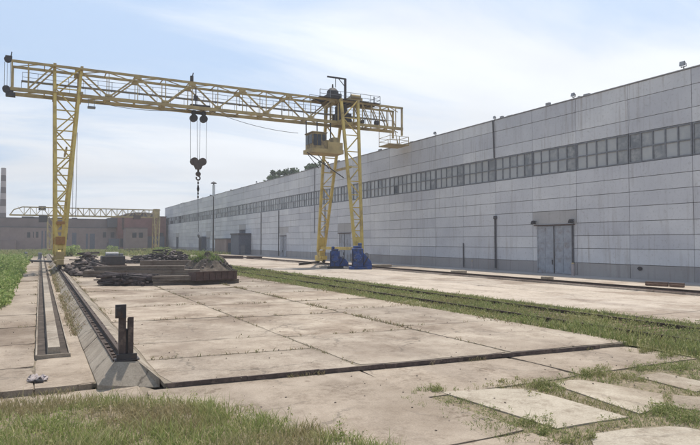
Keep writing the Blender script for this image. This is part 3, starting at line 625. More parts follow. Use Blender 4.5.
# left end: pulley, bumper and ropes
e = MB().tube((XL - 0.25, yn - 0.15, ZT + 0.1), (XL - 0.25, yn + 0.15, ZT + 0.1), 0.36, n=16).box(XL - 0.5, XL + 0.15, yn - 0.1, yn + 0.1, ZT - 0.05, ZT + 0.5).bar((XL, yn, ZT + 0.2), (XL + 0.1, yn, ZT + 0.95), 0.1)
e.build('pulley', 'dark', crane)
e = MB().tube((XL - 0.35, yn - 0.25, ZB - 0.1), (XL - 0.35, yn + 0.25, ZB - 0.1), 0.38, n=16).box(XL - 0.4, XL + 0.5, yn - 0.35, yn + 0.35, ZB - 0.85, ZB - 0.45).box(XL - 0.1, XL + 0.3, yn - 0.2, yn + 0.2, ZB - 0.45, ZB - 0.2)
e.build('pulley', 'dark', crane)
rp = MB()
for dx in (-0.55, -0.3, 0.0): rp.tube((XL + dx, yn, ZT - 0.2), (XL + dx, yn, ZB - 0.1), 0.025, n=6)
rp.build('rope', 'steel', crane)
# cabin and its platform
cb = MB().box(31.2, 33.2, YC - 3.9, YC - 1.5, 15.55, 17.6).box(31.1, 33.3, YC - 4.0, YC - 1.4, 17.601, 17.75)
cabin = cb.build('cabin', 'cab', crane, bevel=0.03)
g = MB()
g.box(31.16, 31.195, YC - 3.7, YC - 2.75, 16.2, 17.4).box(31.16, 31.195, YC - 2.6, YC - 1.7, 16.2, 17.4)
for a, b in ((31.3, 31.8), (31.88, 32.4), (32.55, 33.0)): g.box(a, b, YC - 3.945, YC - 3.905, 15.95 if a < 32.5 else 16.6, 17.4)
g.build('window', 'dark_pane', cabin)
MB().box(31.0, 35.6, YC - 4.1, YC - 1.2, 15.0, 15.54).build('cabin_floor', 'yellow_dull', crane)
pf = MB().box(33.32, 35.5, YC - 4.05, YC - 3.98, 15.55, 16.5).box(33.32, 34.1, YC - 3.0, YC - 1.6, 15.56, 16.9).box(34.5, 35.4, YC - 3.2, YC - 1.8, 15.56, 17.3); pf.build('platform_screen', 'yellow_dull', crane)
hg = MB()
for x in (31.4, 33.0, 35.0): hg.bar((x, YC - 1.4, 15.5), (x, YC - 1.25, ZB - 0.2), 0.12)
for a in (31.3, 32.8): hg.bar((a, YC - 2, 15.0), (a + 1.6, YC - 2, 13.2), 0.07)
hg.bar((30.6, YC - 3.4, 15.0), (36.2, YC - 2.9, 12.0), 0.1); hg.build('hanger', 'dark', crane)
# machinery on top by the right leg
wn = MB().box(34.9, 36.6, YC - 1.5, YC + 0.9, ZT + 0.14, ZT + 0.9); wn.lathe((35.75, YC - 0.4, ZT + 0.9), [(0.85, 0), (0.8, 0.5), (0.5, 0.85), (0.12, 1.0), (0.08, 1.5)], 14); wn.build('winch_housing', 'dark', crane)
dv = MB().bar((37.25, YC - 1.3, ZT + 0.1), (37.25, YC - 1.3, 26.0), 0.26).bar((37.3, YC - 1.3, 25.95), (34.5, YC - 1.3, 25.95), 0.16, 0.2).bar((37.2, YC - 1.3, 24.9), (36.2, YC - 1.3, 25.9), 0.08); dv.tube((35.75, YC - 1.3, 24.6), (35.75, YC - 1.3, 25.9), 0.05)
dv.build('davit', 'dark', crane)
mc = MB().box(38.0, 40.0, YC - 1.3, YC + 1.0, ZT + 0.14, ZT + 0.75).tube((38.2, YC - 1.2, ZT + 0.8), (39.6, YC - 1.2, ZT + 0.8), 0.32, n=14); mc.build('winch', 'yellow_dull', crane)
rg = MB()
for z in (ZT + 0.6, ZT + 1.15): rg.bar((33.2, yn - 0.5, z), (42.6, yn - 0.5, z), 0.05); rg.bar((33.2, yf + 0.5, z), (42.6, yf + 0.5, z), 0.05); rg.bar((42.6, yn - 0.5, z), (42.6, yf + 0.5, z), 0.05)
for i in range(7):
    for y in (yn - 0.5, yf + 0.5): rg.bar((33.2 + i * 1.566, y, ZT), (33.2 + i * 1.566, y, ZT + 1.15), 0.055)
rg.bar((42.6, YC, ZT), (42.6, YC, ZT + 1.5), 0.12); rg.build('railing', 'steel', crane)
tp = MB().box(33.1, 42.7, yn - 0.6, yf + 0.6, ZT + 0.131, ZT + 0.139); tp.build('top_deck', 'dark', crane)
# machinery inside the girder between the legs
MB().box(36.4, 38.4, YC - 1.0, YC + 1.0, ZB + 0.3, ZB + 1.5).box(36.6, 37.6, YC - 1.1, YC + 0.6, ZB + 1.49, ZB + 2.6).build('drive_unit', 'dark', crane)
MB().box(42.0, 42.6, YC - 1.5, YC - 1, ZB + 0.24, ZB + 0.75).build('junction_box', 'dark', crane)
MB().box(39.8, 40.2, YC - 1.5, YC - 1, ZB + 0.24, ZB + 0.7).build('junction_box', 'dark', crane)
# end basket
bk = MB().box(43.9, 47.1, YC - 2.3, YC + 0.9, 17.25, 17.37); bk.build('basket_floor', 'yellow_dull', crane)
rg = MB()
for x in (43.95, 45.5, 47.05):
    for y in (YC - 2.25, YC + 0.85): rg.bar((x, y, 17.37), (x, y, 18.5 if x > 44 else ZB - 0.2), 0.07)
for z in (17.95, 18.5):
    for y in (YC - 2.25, YC + 0.85): rg.bar((43.95, y, z), (47.05, y, z), 0.055)
    for x in (43.95, 47.05): rg.bar((x, YC - 2.25, z), (x, YC + 0.85, z), 0.055)
rg.bar((45.3, YC - 2.2, 17.4), (45.3, yn, ZB - 0.2), 0.08); rg.build('basket_railing', 'yellow_dull', crane)
# trolley with hook block
TX = 17.35
tr = MB().box(TX - 1.2, TX + 1.2, YC - 1.0, YC + 1.0, ZB + 0.24, ZB + 0.5).box(TX - 0.62, TX - 0.5, YC - 0.9, YC - 0.78, ZB + 0.5, ZT - 0.2).box(TX - 0.8, TX - 0.35, YC - 1.0, YC - 0.6, ZB + 1.0, ZB + 1.6)
trolley = tr.build('trolley', 'dark', crane)
MB().box(TX - 1.35, TX - 1.0, YC - 1.45, YC - 1.1, ZT + 0.13, ZT + 0.8).bar((TX - 1.1, YC - 1.3, ZT + 0.8), (TX - 1.0, YC - 1.3, ZT + 1.2), 0.12).build('signal_lamp', 'dark', trolley)
ZS = 18.75; ZH = 13.35
sh = MB()
for dx in (-0.62, 0.62):
    for z in (ZS,):
        sh.tube((TX + dx, YC - 0.28, z), (TX + dx, YC + 0.28, z), 0.46, n=22); sh.box(TX + dx - 0.17, TX + dx + 0.17, YC - 0.36, YC + 0.36, z - 0.2, ZB - 0.1)
sh.box(TX - 0.9, TX + 0.9, YC - 0.2, YC + 0.2, ZB - 0.5, ZB - 0.25); sh.build('sheaves', 'dark', trolley)
hk = MB()
for dx in (-0.5, 0.5): hk.tube((TX + dx, YC - 0.3, ZH), (TX + dx, YC + 0.3, ZH), 0.48, n=22)
hk.extr([(TX - 0.75, ZH + 0.1), (TX + 0.75, ZH + 0.1), (TX + 0.28, ZH - 0.95), (TX - 0.28, ZH - 0.95)], 'y', YC - 0.36, YC + 0.36)
hk.tube((TX, YC, ZH - 0.9), (TX, YC, ZH - 1.3), 0.13); hk.lathe((TX, YC, ZH - 1.55), [(0.1, -0.3), (0.3, -0.15), (0.34, 0.05), (0.26, 0.2), (0.1, 0.3)], 14)
pts = [Vector((TX + 0.0 + 0.24 * math.sin(a), YC, ZH - 2.05 - 0.24 * math.cos(a) + 0.0)) for a in [R(180 - 300 * i / 12) for i in range(13)]]
for a, b in zip(pts, pts[1:]): hk.tube(a, b, 0.09, n=8)
hk.build('hook_block', 'hook', trolley)
rp = MB()
for dx, dt in ((-0.98, -1.02), (-0.12, -0.2), (0.12, 0.2), (0.98, 1.02)): rp.tube((TX + dx, YC, ZH), (TX + dt, YC, ZS), 0.026, n=6)
rp.build('rope', 'steel', trolley)
chn = MB(); z = ZH - 2.3; i = 0
while z > 8.7:
    o = 0.07
    if i % 2: chn.box(TX - 0.1, TX + 0.1, YC - 0.025, YC + 0.025, z - 0.26, z)
    else: chn.box(TX - 0.025, TX + 0.025, YC - 0.1, YC + 0.1, z - 0.26, z)
    z -= 0.22; i += 1
chn.lathe((TX, YC, ZH - 3.4), [(0.1, -0.35), (0.17, 0), (0.1, 0.35)], 10)
chn.build('chain', 'dark', trolley)
tl = MB().tube((TX, YC, 8.8), (TX + 0.1, YC, 4.6), 0.03, n=6); tl.lathe((TX + 0.1, YC, 4.4), [(0.05, 0), (0.16, -0.2), (0.1, -0.45), (0.02, -0.55)][::-1], 10); tl.build('tag_line', 'steel', trolley)
# festoon cable under the girder
fc = MB(); a = Vector((TX + 1.3, yn - 0.3, ZB - 0.3)); b = Vector((30.0, yn - 0.6, 17.7)); prev = None
for i in range(17):
    t = i / 16; p = a.lerp(b, t); p.z -= 0.9 * 4 * t * (1 - t) * 0.5
    if prev is not None: fc.tube(prev, p, 0.03, n=5)
    prev = p
fc.build('cable', 'dark', crane); fc = MB()
a = Vector((TX - 1.3, yn - 0.3, ZB - 0.3)); b = Vector((5.4, yn - 0.3, ZB - 0.6)); prev = None
for i in range(13):
    t = i / 12; p = a.lerp(b, t); p.z -= 0.5 * 4 * t * (1 - t)
    if prev is not None: fc.tube(prev, p, 0.03, n=5)
    prev = p
fc.build('cable', 'dark', crane)

# ------------------------------------------------------------------ second crane
Y2 = 218
c2 = empty('gantry_crane', (2, Y2, 0), 'smaller distant gantry crane with pale truss in front of the old workshops', 'crane')
g2 = MB(); zb, zt = 12.0, 14.5
for y in (Y2 - 1, Y2 + 1):
    g2.box(-8.8, 37.5, y - 0.15, y + 0.15, zb - 0.35, zb + 0.1); g2.box(-5.2, 37.5, y - 0.1, y + 0.1, zt - 0.12, zt + 0.12)
    g2.bar((-8.6, y, zb), (-7.6, y, zb + 1.6), 0.2); g2.bar((-7.6, y, zb + 1.6), (-5.2, y, zt), 0.2)
    x = -8.2; k = 0
    while x < 37:
        p, q = ((x, y, zb), (x + 1.75, y, zt)) if k % 2 == 0 else ((x, y, zt), (x + 1.75, y, zb))
        if x > -6.6: g2.bar(p, q, 0.14)
        if x > -5: g2.bar((x, y, zb), (x, y, zt), 0.11)
        x += 1.75; k += 1
g2.build('girder', 'yellow_dull', c2)
for X in (2.6, 36.0):
    l2 = MB()
    for sg in (-1, 1):
        l2.bar((X - 0.6, Y2 + sg * 1.5, zb), (X - 0.3, Y2 + sg * 4, 0.9), 0.4); l2.bar((X + 1.2, Y2 + sg * 1.5, zb), (X + 0.5, Y2 + sg * 4, 0.9), 0.4)
        for i in range(5):
            t, u_ = i / 5, (i + 1) / 5; l2.bar((X - 0.6 + 0.3 * t, Y2 + sg * (1.5 + 2.5 * t), zb - 11 * t), (X + 1.2 - 0.7 * u_, Y2 + sg * (1.5 + 2.5 * u_), zb - 11 * u_), 0.15)
    l2.box(X - 0.7, X + 1.2, Y2 - 1.6, Y2 + 1.6, zb - 0.3, zt + 0.3) if X > 10 else None
    l2.build('leg', 'yellow_dull', c2)
    MB().box(X - 0.5, X + 0.7, Y2 - 4.6, Y2 + 4.6, 0.3, 1.0).build('sill_beam', 'orange', c2)
MB().box(-0.5, 2.0, Y2 - 2.2, Y2 - 1.2, 9.6, 11.8).box(-0.6, 1.5, Y2 - 1, Y2 + 1, zt - 0.9, zt + 0.4).build('cabin', 'dark', c2)
MB().box(24.9, 25.5, Y2 - 1.2, Y2 + 0.2, 7.5, 11.6).box(28.5, 30.8, Y2 - 1.6, Y2, zb - 0.9, zb + 0.5).build('trolley', 'rust', c2)

# ================================================================== OLD BUILDINGS AT THE END
def windows_on(parent, y, rects, mat='dark_pane', frame='old_wall', name='window'):
    for (x0, x1, z0, z1) in rects:
        f = MB(); f.box(x0 - 0.15, x1 + 0.15, y - 0.1, y + 0.02, z0 - 0.15, z0); f.box(x0 - 0.15, x1 + 0.15, y - 0.1, y + 0.02, z1, z1 + 0.15)
        f.box(x0 - 0.15, x0, y - 0.1, y + 0.02, z0, z1); f.box(x1, x1 + 0.15, y - 0.1, y + 0.02, z0, z1)
        fo = f.build(name, frame, parent); MB().box(x0, x1, y - 0.03, y - 0.005, z0, z1).build('pane', mat, fo)
YB = 262
ob = empty('old_workshop', (0, YB, 0), 'long low grey old workshop with dark upper storey behind the left crane leg', 'building')
MB().box(-75, 27.5, YB, YB + 30, -0.2, 9.0).build('wall', 'old_wall', ob)
up = MB().box(-75, 26.5, YB + 0.6, YB + 29, 9.001, 12.4)
up.build('upper_wall', 'old_upper', ob)
rr = random.Random(11); rf = MB().box(-75.2, 26.7, YB + 0.5, YB + 29.2, 12.401, 12.65)
for i in range(12):
    x = rr.uniform(-30, 22); rf.box(x, x + rr.uniform(1.5, 6), YB + 1.5, YB + 4, 12.651, 12.65 + rr.uniform(0.2, 0.55))
rf.build('roof', 'roof', ob)
MB().box(-75, 27.6, YB - 0.15, YB + 0.599, 8.8, 9.15).build('cornice', 'roof', ob)
def wx(px, y=YB): return y * math.tan(R(YAW) + math.atan((px - 350) / FPX))
windows_on(ob, YB, [(wx(24.8), wx(30.3), 4.9, 7.0), (wx(33), wx(38.5), 4.9, 7.2), (wx(65), wx(68), 4.2, 6.6), (wx(103), wx(107), 5, 7.2), (wx(110.5), wx(114.5), 5, 7.2)])
for a, b, z in ((41.5, 46, 7.6), (71, 76.5, 6.9), (86, 95, 6.6)):
    MB().box(wx(a), wx(b), YB - 0.06, YB + 0.05, 0, z).build('gate', 'dark_gate', ob)
for px in range(-10, 118, 9): MB().box(wx(px) - 0.35, wx(px) + 0.35, YB - 0.2, YB - 0.001, 0, 8.79).build('pilaster', 'old_wall', ob)
MB().box(wx(0), wx(16), YB - 5, YB - 0.3, 0, 4.0).build('annex', 'old_upper', ob)
rb = empty('brick_workshop', (38, YB - 4, 0), 'red brick workshop with stepped roof beside the far end of the long hall', 'building')
YR = YB - 6
MB().box(27.7, 46.6, YR, YR + 30, -0.2, 13.6).build('wall', 'brick', rb)
MB().box(24.2, 27.69, YR + 2, YR + 30, 9.2, 12.9).box(24.2, 27.69, YR + 2, YR + 30, -0.2, 3.0).build('side_wing', 'roof', rb)
rf = MB().box(27.5, 46.8, YR - 0.2, YR + 30, 13.601, 13.9)
rf.extr([(30, 13.901), (43, 13.901), (42.3, 14.9), (39, 15.4), (35, 15.4), (31, 14.8)], 'y', YR + 1, YR + 28); rf.build('roof', 'rust', rb)
MB().box(31, 42, YR + 0.4, YR + 2, 13.9, 14.15).build('parapet', 'roof', rb)
windows_on(rb, YR, [(28.6, 30.4, 1.2, 4.6), (43.6, 45.6, 4, 7)], frame='brick')
MB().box(24.5, 28.4, YR - 0.1, YR + 2.0, 0, 4.6).build('shed_door', 'dark_gate', rb)
pb = empty('plastered_annex', (33, YR - 6, 0), 'pale plastered two window annex in front of the red brick workshop', 'building')
YA = YR - 8
ax0, ax1 = 29.8, 38.0
MB().box(ax0, ax1, YA, YR - 0.01, -0.2, 8.6).build('wall', M['old_wall'], pb)
MB().box(ax0 - 0.2, ax1 + 0.2, YA - 0.2, YR - 0.02, 8.601, 8.85).build('roof', 'roof', pb)
windows_on(pb, YA, [(32.2, 33.8, 4.9, 6.9), (34.6, 36.2, 4.9, 6.9)])
MB().box(38.2, 45.5, YR - 3, YR - 0.02, -0.1, 5.5).build('shed', 'dark_gate', pb)
# chimney
chm = empty('chimney', (-24, 400, 0), 'tall banded factory chimney at the left edge of the skyline', 'chimney')
cx_ = 400 * math.tan(R(YAW) + math.atan((2.5 - 350) / FPX))
segs = [0, 20, 24, 28, 31.5, 35, 38.5, 42, 46.0]
MB().lathe((cx_, 400, 0), [(2.0 - z * 0.016, z) for z in (0, 12, 24, 36, 46.2)], 20).build('shaft', 'chim_d', chm)
for a, b in list(zip(segs, segs[1:]))[1::2]:
    MB().lathe((cx_, 400, 0), [(2.03 - a * 0.016, a), (2.03 - b * 0.016, b)], 20).build('band', 'chim_l', chm)

# ================================================================== TREES, BUSHES
def tree(x, y, h, w, label, group=None, seed=0, n=1700, zc=0.62, trunk=True):
    rn = random.Random(seed); e = empty('tree', (x, y, 0), label, 'tree', group)
    t = MB().tube((x, y, -0.2), (x + 0.3, y, h * 0.55), h * 0.018 + 0.1, h * 0.009 + 0.05, n=8)
    cl = []
    for i in range(9):
        a = rn.random() * 6.28; z0 = h * rn.uniform(0.3, 0.6); r = w * rn.uniform(0.25, 0.75); z1 = min(h * 0.93, z0 + h * rn.uniform(0.08, 0.34))
        q = (x + r * math.cos(a), y + r * math.sin(a), z1); t.tube((x + 0.2, y, z0), q, 0.09 + h * 0.004, 0.03, n=6); cl.append((q, w * rn.uniform(0.25, 0.45)))
    t.build('trunk', 'bark', e)
    for i in range(16):
        a = rn.random() * 6.28; zz = rn.uniform(0.32, 0.96); rr_ = w * math.sqrt(max(0.05, 1 - ((zz - zc) / 0.42) ** 2)) * rn.uniform(0.3, 0.95)
        cl.append(((x + rr_ * math.cos(a), y + rr_ * math.sin(a), h * zz), w * rn.uniform(0.2, 0.38)))
    cr = MB(); L = 0.16 + h * 0.014
    for i in range(n):
        (c, r) = rn.choice(cl); d = Vector((rn.gauss(0, 1), rn.gauss(0, 1), rn.gauss(0, 0.85))).normalized() * r * rn.uniform(0.45, 1.1)
        p = Vector(c) + d; u = Vector((rn.gauss(0, 1), rn.gauss(0, 1), rn.gauss(0, 1))).normalized() * L * rn.uniform(0.6, 1.2); vv = u.cross(Vector((rn.gauss(0, 1), rn.gauss(0, 1), rn.gauss(0, 1)))).normalized() * L * rn.uniform(0.5, 0.9)
        cr.add([p - u, p + vv * 0.8, p + u, p - vv * 0.8], [(0, 1, 2, 3)])
    cr.build('crown', 'leaf', e)
tl = [(265, 172.5, 'small rounded tree at the left end of the row above the hall roof'), (272, 169, 'pale tree second from the left behind the hall roof'), (280, 168.5, 'low tree in the middle of the row behind the hall roof'),
      (288, 169, 'tree in the middle of the row peeking over the hall roof'), (296, 164.5, 'tree just left of the tallest one behind the hall roof'), (302, 160.5, 'tallest tree peeking over the hall roof near the crane leg'), (307, 161, 'tree between the tallest tree and the right end of the row behind the hall roof'), (313, 160, 'tree at the right end of the row behind the hall roof')]
for i, (px, py, lab) in enumerate(tl):
    X = 80 + (i % 3) * 1.5; y = X / math.tan(R(YAW) + math.atan((px - 350) / FPX)); dep = y * math.cos(R(YAW)) + X * math.sin(R(YAW))
    h = CAM_H + (241.5 - py) / FPX * dep
    tree(X, y, h, 4.6 + (i % 2) * 0.9, lab, 'treetops behind the hall roof', 40 + i, 2600, zc=0.7)
def bush(x, y, r, h, label, seed, mat='weeds', n=900, name='bush'):
    rn = random.Random(seed); e = empty(name, (x, y, 0), label, 'bush')
    s = MB(); 
    for i in range(7): a = rn.random() * 6.28; s.tube((x, y, -0.1), (x + r * 0.5 * math.cos(a), y + r * 0.5 * math.sin(a), h * 0.7), 0.06, 0.02, n=5)
    s.build('stems', 'bark', e); c = MB(); L = max(0.07, r * 0.075)
    cs = [(rn.uniform(-.6, .6) * r, rn.uniform(-.6, .6) * r, h * rn.uniform(0.3, 0.75), rn.uniform(0.3, 0.5)) for _ in range(12)]
    for i in range(n):
        q = rn.choice(cs); d = Vector((rn.gauss(0, 1), rn.gauss(0, 1), rn.gauss(0, 1))).normalized() * rn.uniform(0.5, 1.05)
        p = Vector((x + q[0] + d.x * q[3] * r, y + q[1] + d.y * q[3] * r, max(0.05, q[2] + d.z * q[3] * h * 0.6)))
        u = Vector((rn.gauss(0, 1), rn.gauss(0, 1), rn.gauss(0, 1))).normalized() * L; vv = u.cross(Vector((rn.gauss(0, 1), rn.gauss(0, 1), 1))).normalized() * L * 0.7
        c.add([p - u, p + vv, p + u, p - vv], [(0, 1, 2, 3)])
    c.build('foliage', mat, e)
bush(150 * math.tan(R(YAW) + math.atan((72 - 350) / FPX)), 150, 2.6, 2.7, 'round green bush right of the left crane leg', 1)
bush(190 * math.tan(R(YAW) + math.atan((113 - 350) / FPX)), 190, 2.0, 2.4, 'small bush in front of the brick workshop', 2, n=500)
bush(170 * math.tan(R(YAW) + math.atan((162 - 350) / FPX)), 170, 3.0, 2.0, 'low wide bush at the foot of the far hall corner', 3, n=600)

# ================================================================== GRASS
def blades(mb, x, y, z, h, w, lean, rn):
    a = rn.random() * 6.283; dx, dy = math.cos(a), math.sin(a); b = rn.random() * 6.283; lx, ly = math.cos(b) * lean * h, math.sin(b) * lean * h
    mb.add([(x - dx * w, y - dy * w, z), (x + dx * w, y + dy * w, z), (x + dx * w * 0.7 + lx * 0.35, y + dy * w * 0.7 + ly * 0.35, z + h * 0.6), (x - dx * w * 0.7 + lx * 0.35, y - dy * w * 0.7 + ly * 0.35, z + h * 0.6), (x + lx, y + ly, z + h)],
           [(0, 1, 2, 3), (3, 2, 4)])
def clump(mb, x, y, z, hh, w_, L0, n, rq):
    for i in range(n):
        q = rq.random(); a = rq.random() * 6.28; rr_ = w_ * (1.1 - q * 0.7) * rq.random() ** 0.5; c = Vector((x + rr_ * math.cos(a), y + rr_ * math.sin(a), z + hh * q)); L_ = L0 * rq.uniform(0.5, 1.3)
        u = Vector((math.cos(a) + rq.gauss(0, .5), math.sin(a) + rq.gauss(0, .5), rq.gauss(0.3, 0.7))).normalized() * L_; v_ = u.cross(Vector((rq.gauss(0, 1), rq.gauss(0, 1), 1))).normalized() * L_ * rq.uniform(0.25, 0.55)
        mb.add([c - u, c + v_, c + u, c - v_], [(0, 1, 2, 3)])
rn = random.Random(21)
# foreground grass bank
edge = [(-9, 16.2), (-0.8, 15.2), (1.5, 14.3), (3.2, 13.0), (4.4, 11.0), (5.6, 8.2), (7.2, 5.0)]
def edge_y(x):
    for (x0, y0), (x1, y1) in zip(edge, edge[1:]):
        if x0 <= x <= x1: return y0 + (y1 - y0) * (x - x0) / (x1 - x0)
    return 4
sheet('grass_bank', lambda a, b: (-9 + 16.2 * a, 3 + (edge_y(-9 + 16.2 * a) - 3.35) * b, -0.11 + 0.05 * (1 - b) + 0.04 * nz(16 * a, 12 * b, 1.3)), 50, 30, 'thatch')
fg = MB(); cnt = 0
while cnt < 70000:
    x = rn.uniform(-9, 7.2); e = edge_y(x) + rn.gauss(0, 0.22) - 0.1 + 0.5 * nz(x, 3, 0.9); y = e - rn.random() ** 0.9 * 6.5
    if y < 5.5: continue
    cnt += 1
    d = nz(x, y, 0.7); d2 = nz(x + 30, y, 1.6)
    if d2 < -0.25 and rn.random() < 0.7: continue
    q = rn.random()
    h = (0.09 + 0.15 * rn.random() + 0.2 * max(0, d)) * (1.0 if q > 0.05 else 1.8) * (0.6 if e - y < 0.3 else 1)
    if q > 0.85: h *= 0.5
    blades(fg, x, y, -0.12, h, 0.005 + 0.005 * rn.random() + (0.006 if q > 0.9 else 0), 0.55 if q < 0.8 else 1.3, rn)
for k in range(1500):                     # broad-leaved weeds and seed heads standing in the grass
    x = rn.uniform(-7, 6.8); y = edge_y(x) + 0.1 - rn.random() * 5.5
    if y < 6 or nz(x, y, 0.6) < rn.uniform(-.3, .25): continue
    hh = rn.uniform(0.06, 0.36); clump(fg, x, y, -0.1, hh, 0.05 + 0.07 * rn.random(), rn.uniform(0.012, 0.03), rn.randint(10, 30), rn)
    if rn.random() < 0.4: blades(fg, x, y, -0.12, hh * 1.3, 0.004, 0.15, rn); clump(fg, x, y, hh * 1.1 - 0.13, 0.05, 0.012, 0.008, 8, rn)
stuff(fg.build('foreground_grass', 'grass_front'), 'green and straw coloured grass along the bottom left foreground', 'grass')
# railway strip
sg = MB()
for i in range(75000):
    t = rn.random() ** 1.75; y = 4 + 135 * t
    x = 17.55 + 6.6 * rn.random() + 0.3 * nz(y, 2, 0.3)
    dens = nz(x, y, 0.55) + 0.5 * nz(x, y, 1.7)
    if dens < -0.35 and rn.random() < 0.6: continue
    near = min(abs(x - 19.55), abs(x - 22.35))
    if near < 0.12 and rn.random() < 0.75: continue
    sc = 1 + y / 60
    blades(sg, x, y, -0.07, (0.07 + 0.13 * rn.random() + 0.16 * max(0, dens) * rn.random() + (0.12 if y < 20 and x < 20 else 0)) * 1.15, (0.008 + 0.008 * rn.random()) * sc, 0.55, rn)
for k in range(5200):
    t = rn.random() ** 1.6; y = 6 + 100 * t; x = 17.6 + 6.5 * rn.random()
    if nz(x, y, 0.5) < rn.uniform(-.35, .15): continue
    clump(sg, x, y, -0.07, rn.uniform(0.08, 0.3) + (0.12 if y < 20 else 0), 0.12 + 0.1 * rn.random(), 0.03 + y * 0.0007, 14, rn)
stuff(sg.build('siding_grass', 'grass'), 'rough green grass strip growing over the railway siding', 'grass')
# left tall weeds
wd = MB()
for k in range(2600):
    t = rn.random() ** 1.3; y = 33.5 + 110 * t; x = -1.5 - abs(rn.gauss(0, 1)) * (3.5 + t * 12)
    if x < -34: continue
    d = nz(x, y, 0.45); hh = (0.45 + 0.55 * rn.random() + 0.9 * max(0, d)) * (0.4 + 0.6 * min(1, (-1.3 - x) / 1.3)); w_ = 0.16 + 0.16 * rn.random()
    for i in range(12):
        q = rn.random(); a = rn.random() * 6.28; rr_ = w_ * (1.15 - q * 0.7) * rn.random() ** 0.5; c = Vector((x + rr_ * math.cos(a), y + rr_ * math.sin(a), hh * q)); L_ = rn.uniform(0.05, 0.12) * (1 + y / 130)
        u = Vector((rn.gauss(0, 1), rn.gauss(0, 1), rn.gauss(0.5, 1))).normalized() * L_; v_ = u.cross(Vector((rn.gauss(0, 1), rn.gauss(0, 1), 1))).normalized() * L_ * 0.5
        wd.add([c - u, c + v_, c + u, c - v_], [(0, 1, 2, 3)])
    for i in range(4): blades(wd, x + rn.gauss(0, .1), y + rn.gauss(0, .1), -0.05, hh * rn.uniform(0.7, 1.15), 0.02 * (1 + y / 100), 0.35, rn)
stuff(wd.build('tall_weeds', 'weeds'), 'bright green waist high weeds left of the concrete path', 'weeds')
# far meadow in front of the old workshops
fm_ = MB()
for i in range(16000):
    y = rn.uniform(150, 250); x = rn.uniform(-40, 46)
    if abs(x - 2) < 1.0 and y < 160: continue
    blades(fm_, x, y, 0.0, rn.uniform(0.3, 0.9) * (1 + 0.8 * nz(x, y, 0.1)), 0.12, 0.4, rn)
stuff(fm_.build('far_grass', 'grass'), 'yellowish green grass band in front of the old workshops', 'grass')
# weeds in joints
jg = MB()
for (a, b) in joints:
    a, b = Vector(a), Vector(b); L = (b - a).length; 
    for i in range(int(L * 9)):
        p = a.lerp(b, rn.random()); d = nz(p.x, p.y, 0.9)
        if d < 0.0: continue
        if p.y > 60: continue
        blades(jg, p.x + rn.gauss(0, 0.03), p.y + rn.gauss(0, 0.03), -0.05, 0.07 + 0.12 * rn.random(), 0.012 + p.y * 0.0003, 0.7, rn)
for k in range(420):
    a, b = rn.choice(joints); a, b = Vector(a), Vector(b); p = a.lerp(b, rn.random())
    if p.y > 70 or nz(p.x, p.y, 0.5) < 0.05: continue
    clump(jg, p.x + rn.gauss(0, .04), p.y + rn.gauss(0, .04), -0.03, rn.uniform(0.05, 0.16), 0.1, 0.02 + p.y * 0.0006, 16, rn)
# reddish dry weeds along the joint at x 12.9 and verge edge
for i in range(2600):
    y = rn.uniform(17, 60); x = 12.9 + rn.gauss(0, 0.09) if i % 2 else 17.55 + rn.gauss(0, 0.25)
    if nz(x, y, 0.35) < 0.02: continue
    blades(jg, x, y, -0.05, 0.08 + 0.14 * rn.random(), 0.014 + y * 0.0003, 0.8, rn)
stuff(jg.build('joint_weeds', 'dry'), 'dry weeds growing in the joints of the concrete yard', 'weeds')
# weeds between the loose paving slabs
sheet('gap_turf', lambda a, b: (7.8 + 11 * a, 2.5 + 8.75 * b, -0.15 + 0.012 * nz(11 * a, 9 * b, 2.5)), 50, 40, 'thatch')
pg = MB()
def in_slab(x, y):
    for q in grid:
        ins = False
        for (xa, ya), (xb, yb) in zip(q, q[1:] + q[:1]):
            if (ya > y) != (yb > y) and x < (xb - xa) * (y - ya) / (yb - ya) + xa: ins = not ins
        if ins: return True
    return False
c_ = 0
while c_ < 26000:
    x = rn.uniform(7.2, 19.5); y = rn.uniform(3.5, 11.45)
    if in_slab(x, y): continue
    c_ += 1
    d = nz(x, y, 0.8) + 0.6 * nz(x, y, 2.6)
    if d < -0.05 and rn.random() < 0.8: continue
    blades(pg, x, y, -0.16, 0.04 + 0.07 * rn.random() + 0.13 * max(0, d) * rn.random(), 0.005 + 0.005 * rn.random(), 0.8, rn)
c_ = 0
while c_ < 1500:
    x = rn.uniform(7.6, 19.5); y = rn.uniform(4, 11.4)
    if in_slab(x, y): continue
    c_ += 1
    d = nz(x, y, 0.9) + 0.5 * nz(x, y, 2.6)
    if d < 0: continue
    clump(pg, x, y, -0.15, 0.05 + 0.12 * rn.random() + 0.15 * d, 0.06 + 0.08 * rn.random(), 0.022, 22, rn)
for px, py, n_, hh in ((434, 390, 26, 0.16), (508, 381, 10, 0.12), (542, 386, 30, 0.2), (548, 391, 14, 0.14), (531, 421, 24, 0.16), (548, 431, 22, 0.16), (574, 440, 18, 0.22), (592, 374, 26, 0.22), (598, 370, 14, 0.18), (623, 379, 16, 0.15), (657, 409, 24, 0.16), (668, 412, 26, 0.18), (690, 418, 26, 0.18), (645, 369, 24, 0.18), (680, 369, 26, 0.2), (668, 357, 30, 0.3), (648, 352, 30, 0.3), (690, 350, 30, 0.3), (625, 345, 20, 0.2)):
    p = P(px, py, -0.12)
    for i in range(n_):
        x, y = p.x + rn.gauss(0, 0.25), p.y + rn.gauss(0, 0.12); clump(pg, x, y, -0.15, hh * rn.uniform(0.3, 1.2), 0.09, 0.025, 22, rn)
        for q in range(5): blades(pg, x + rn.gauss(0, .06), y + rn.gauss(0, .06), -0.15, hh * rn.uniform(0.4, 1.2), 0.005, 0.6, rn)
stuff(pg.build('paving_weeds', 'grass'), 'green weeds filling the gaps between the loose paving slabs', 'weeds')
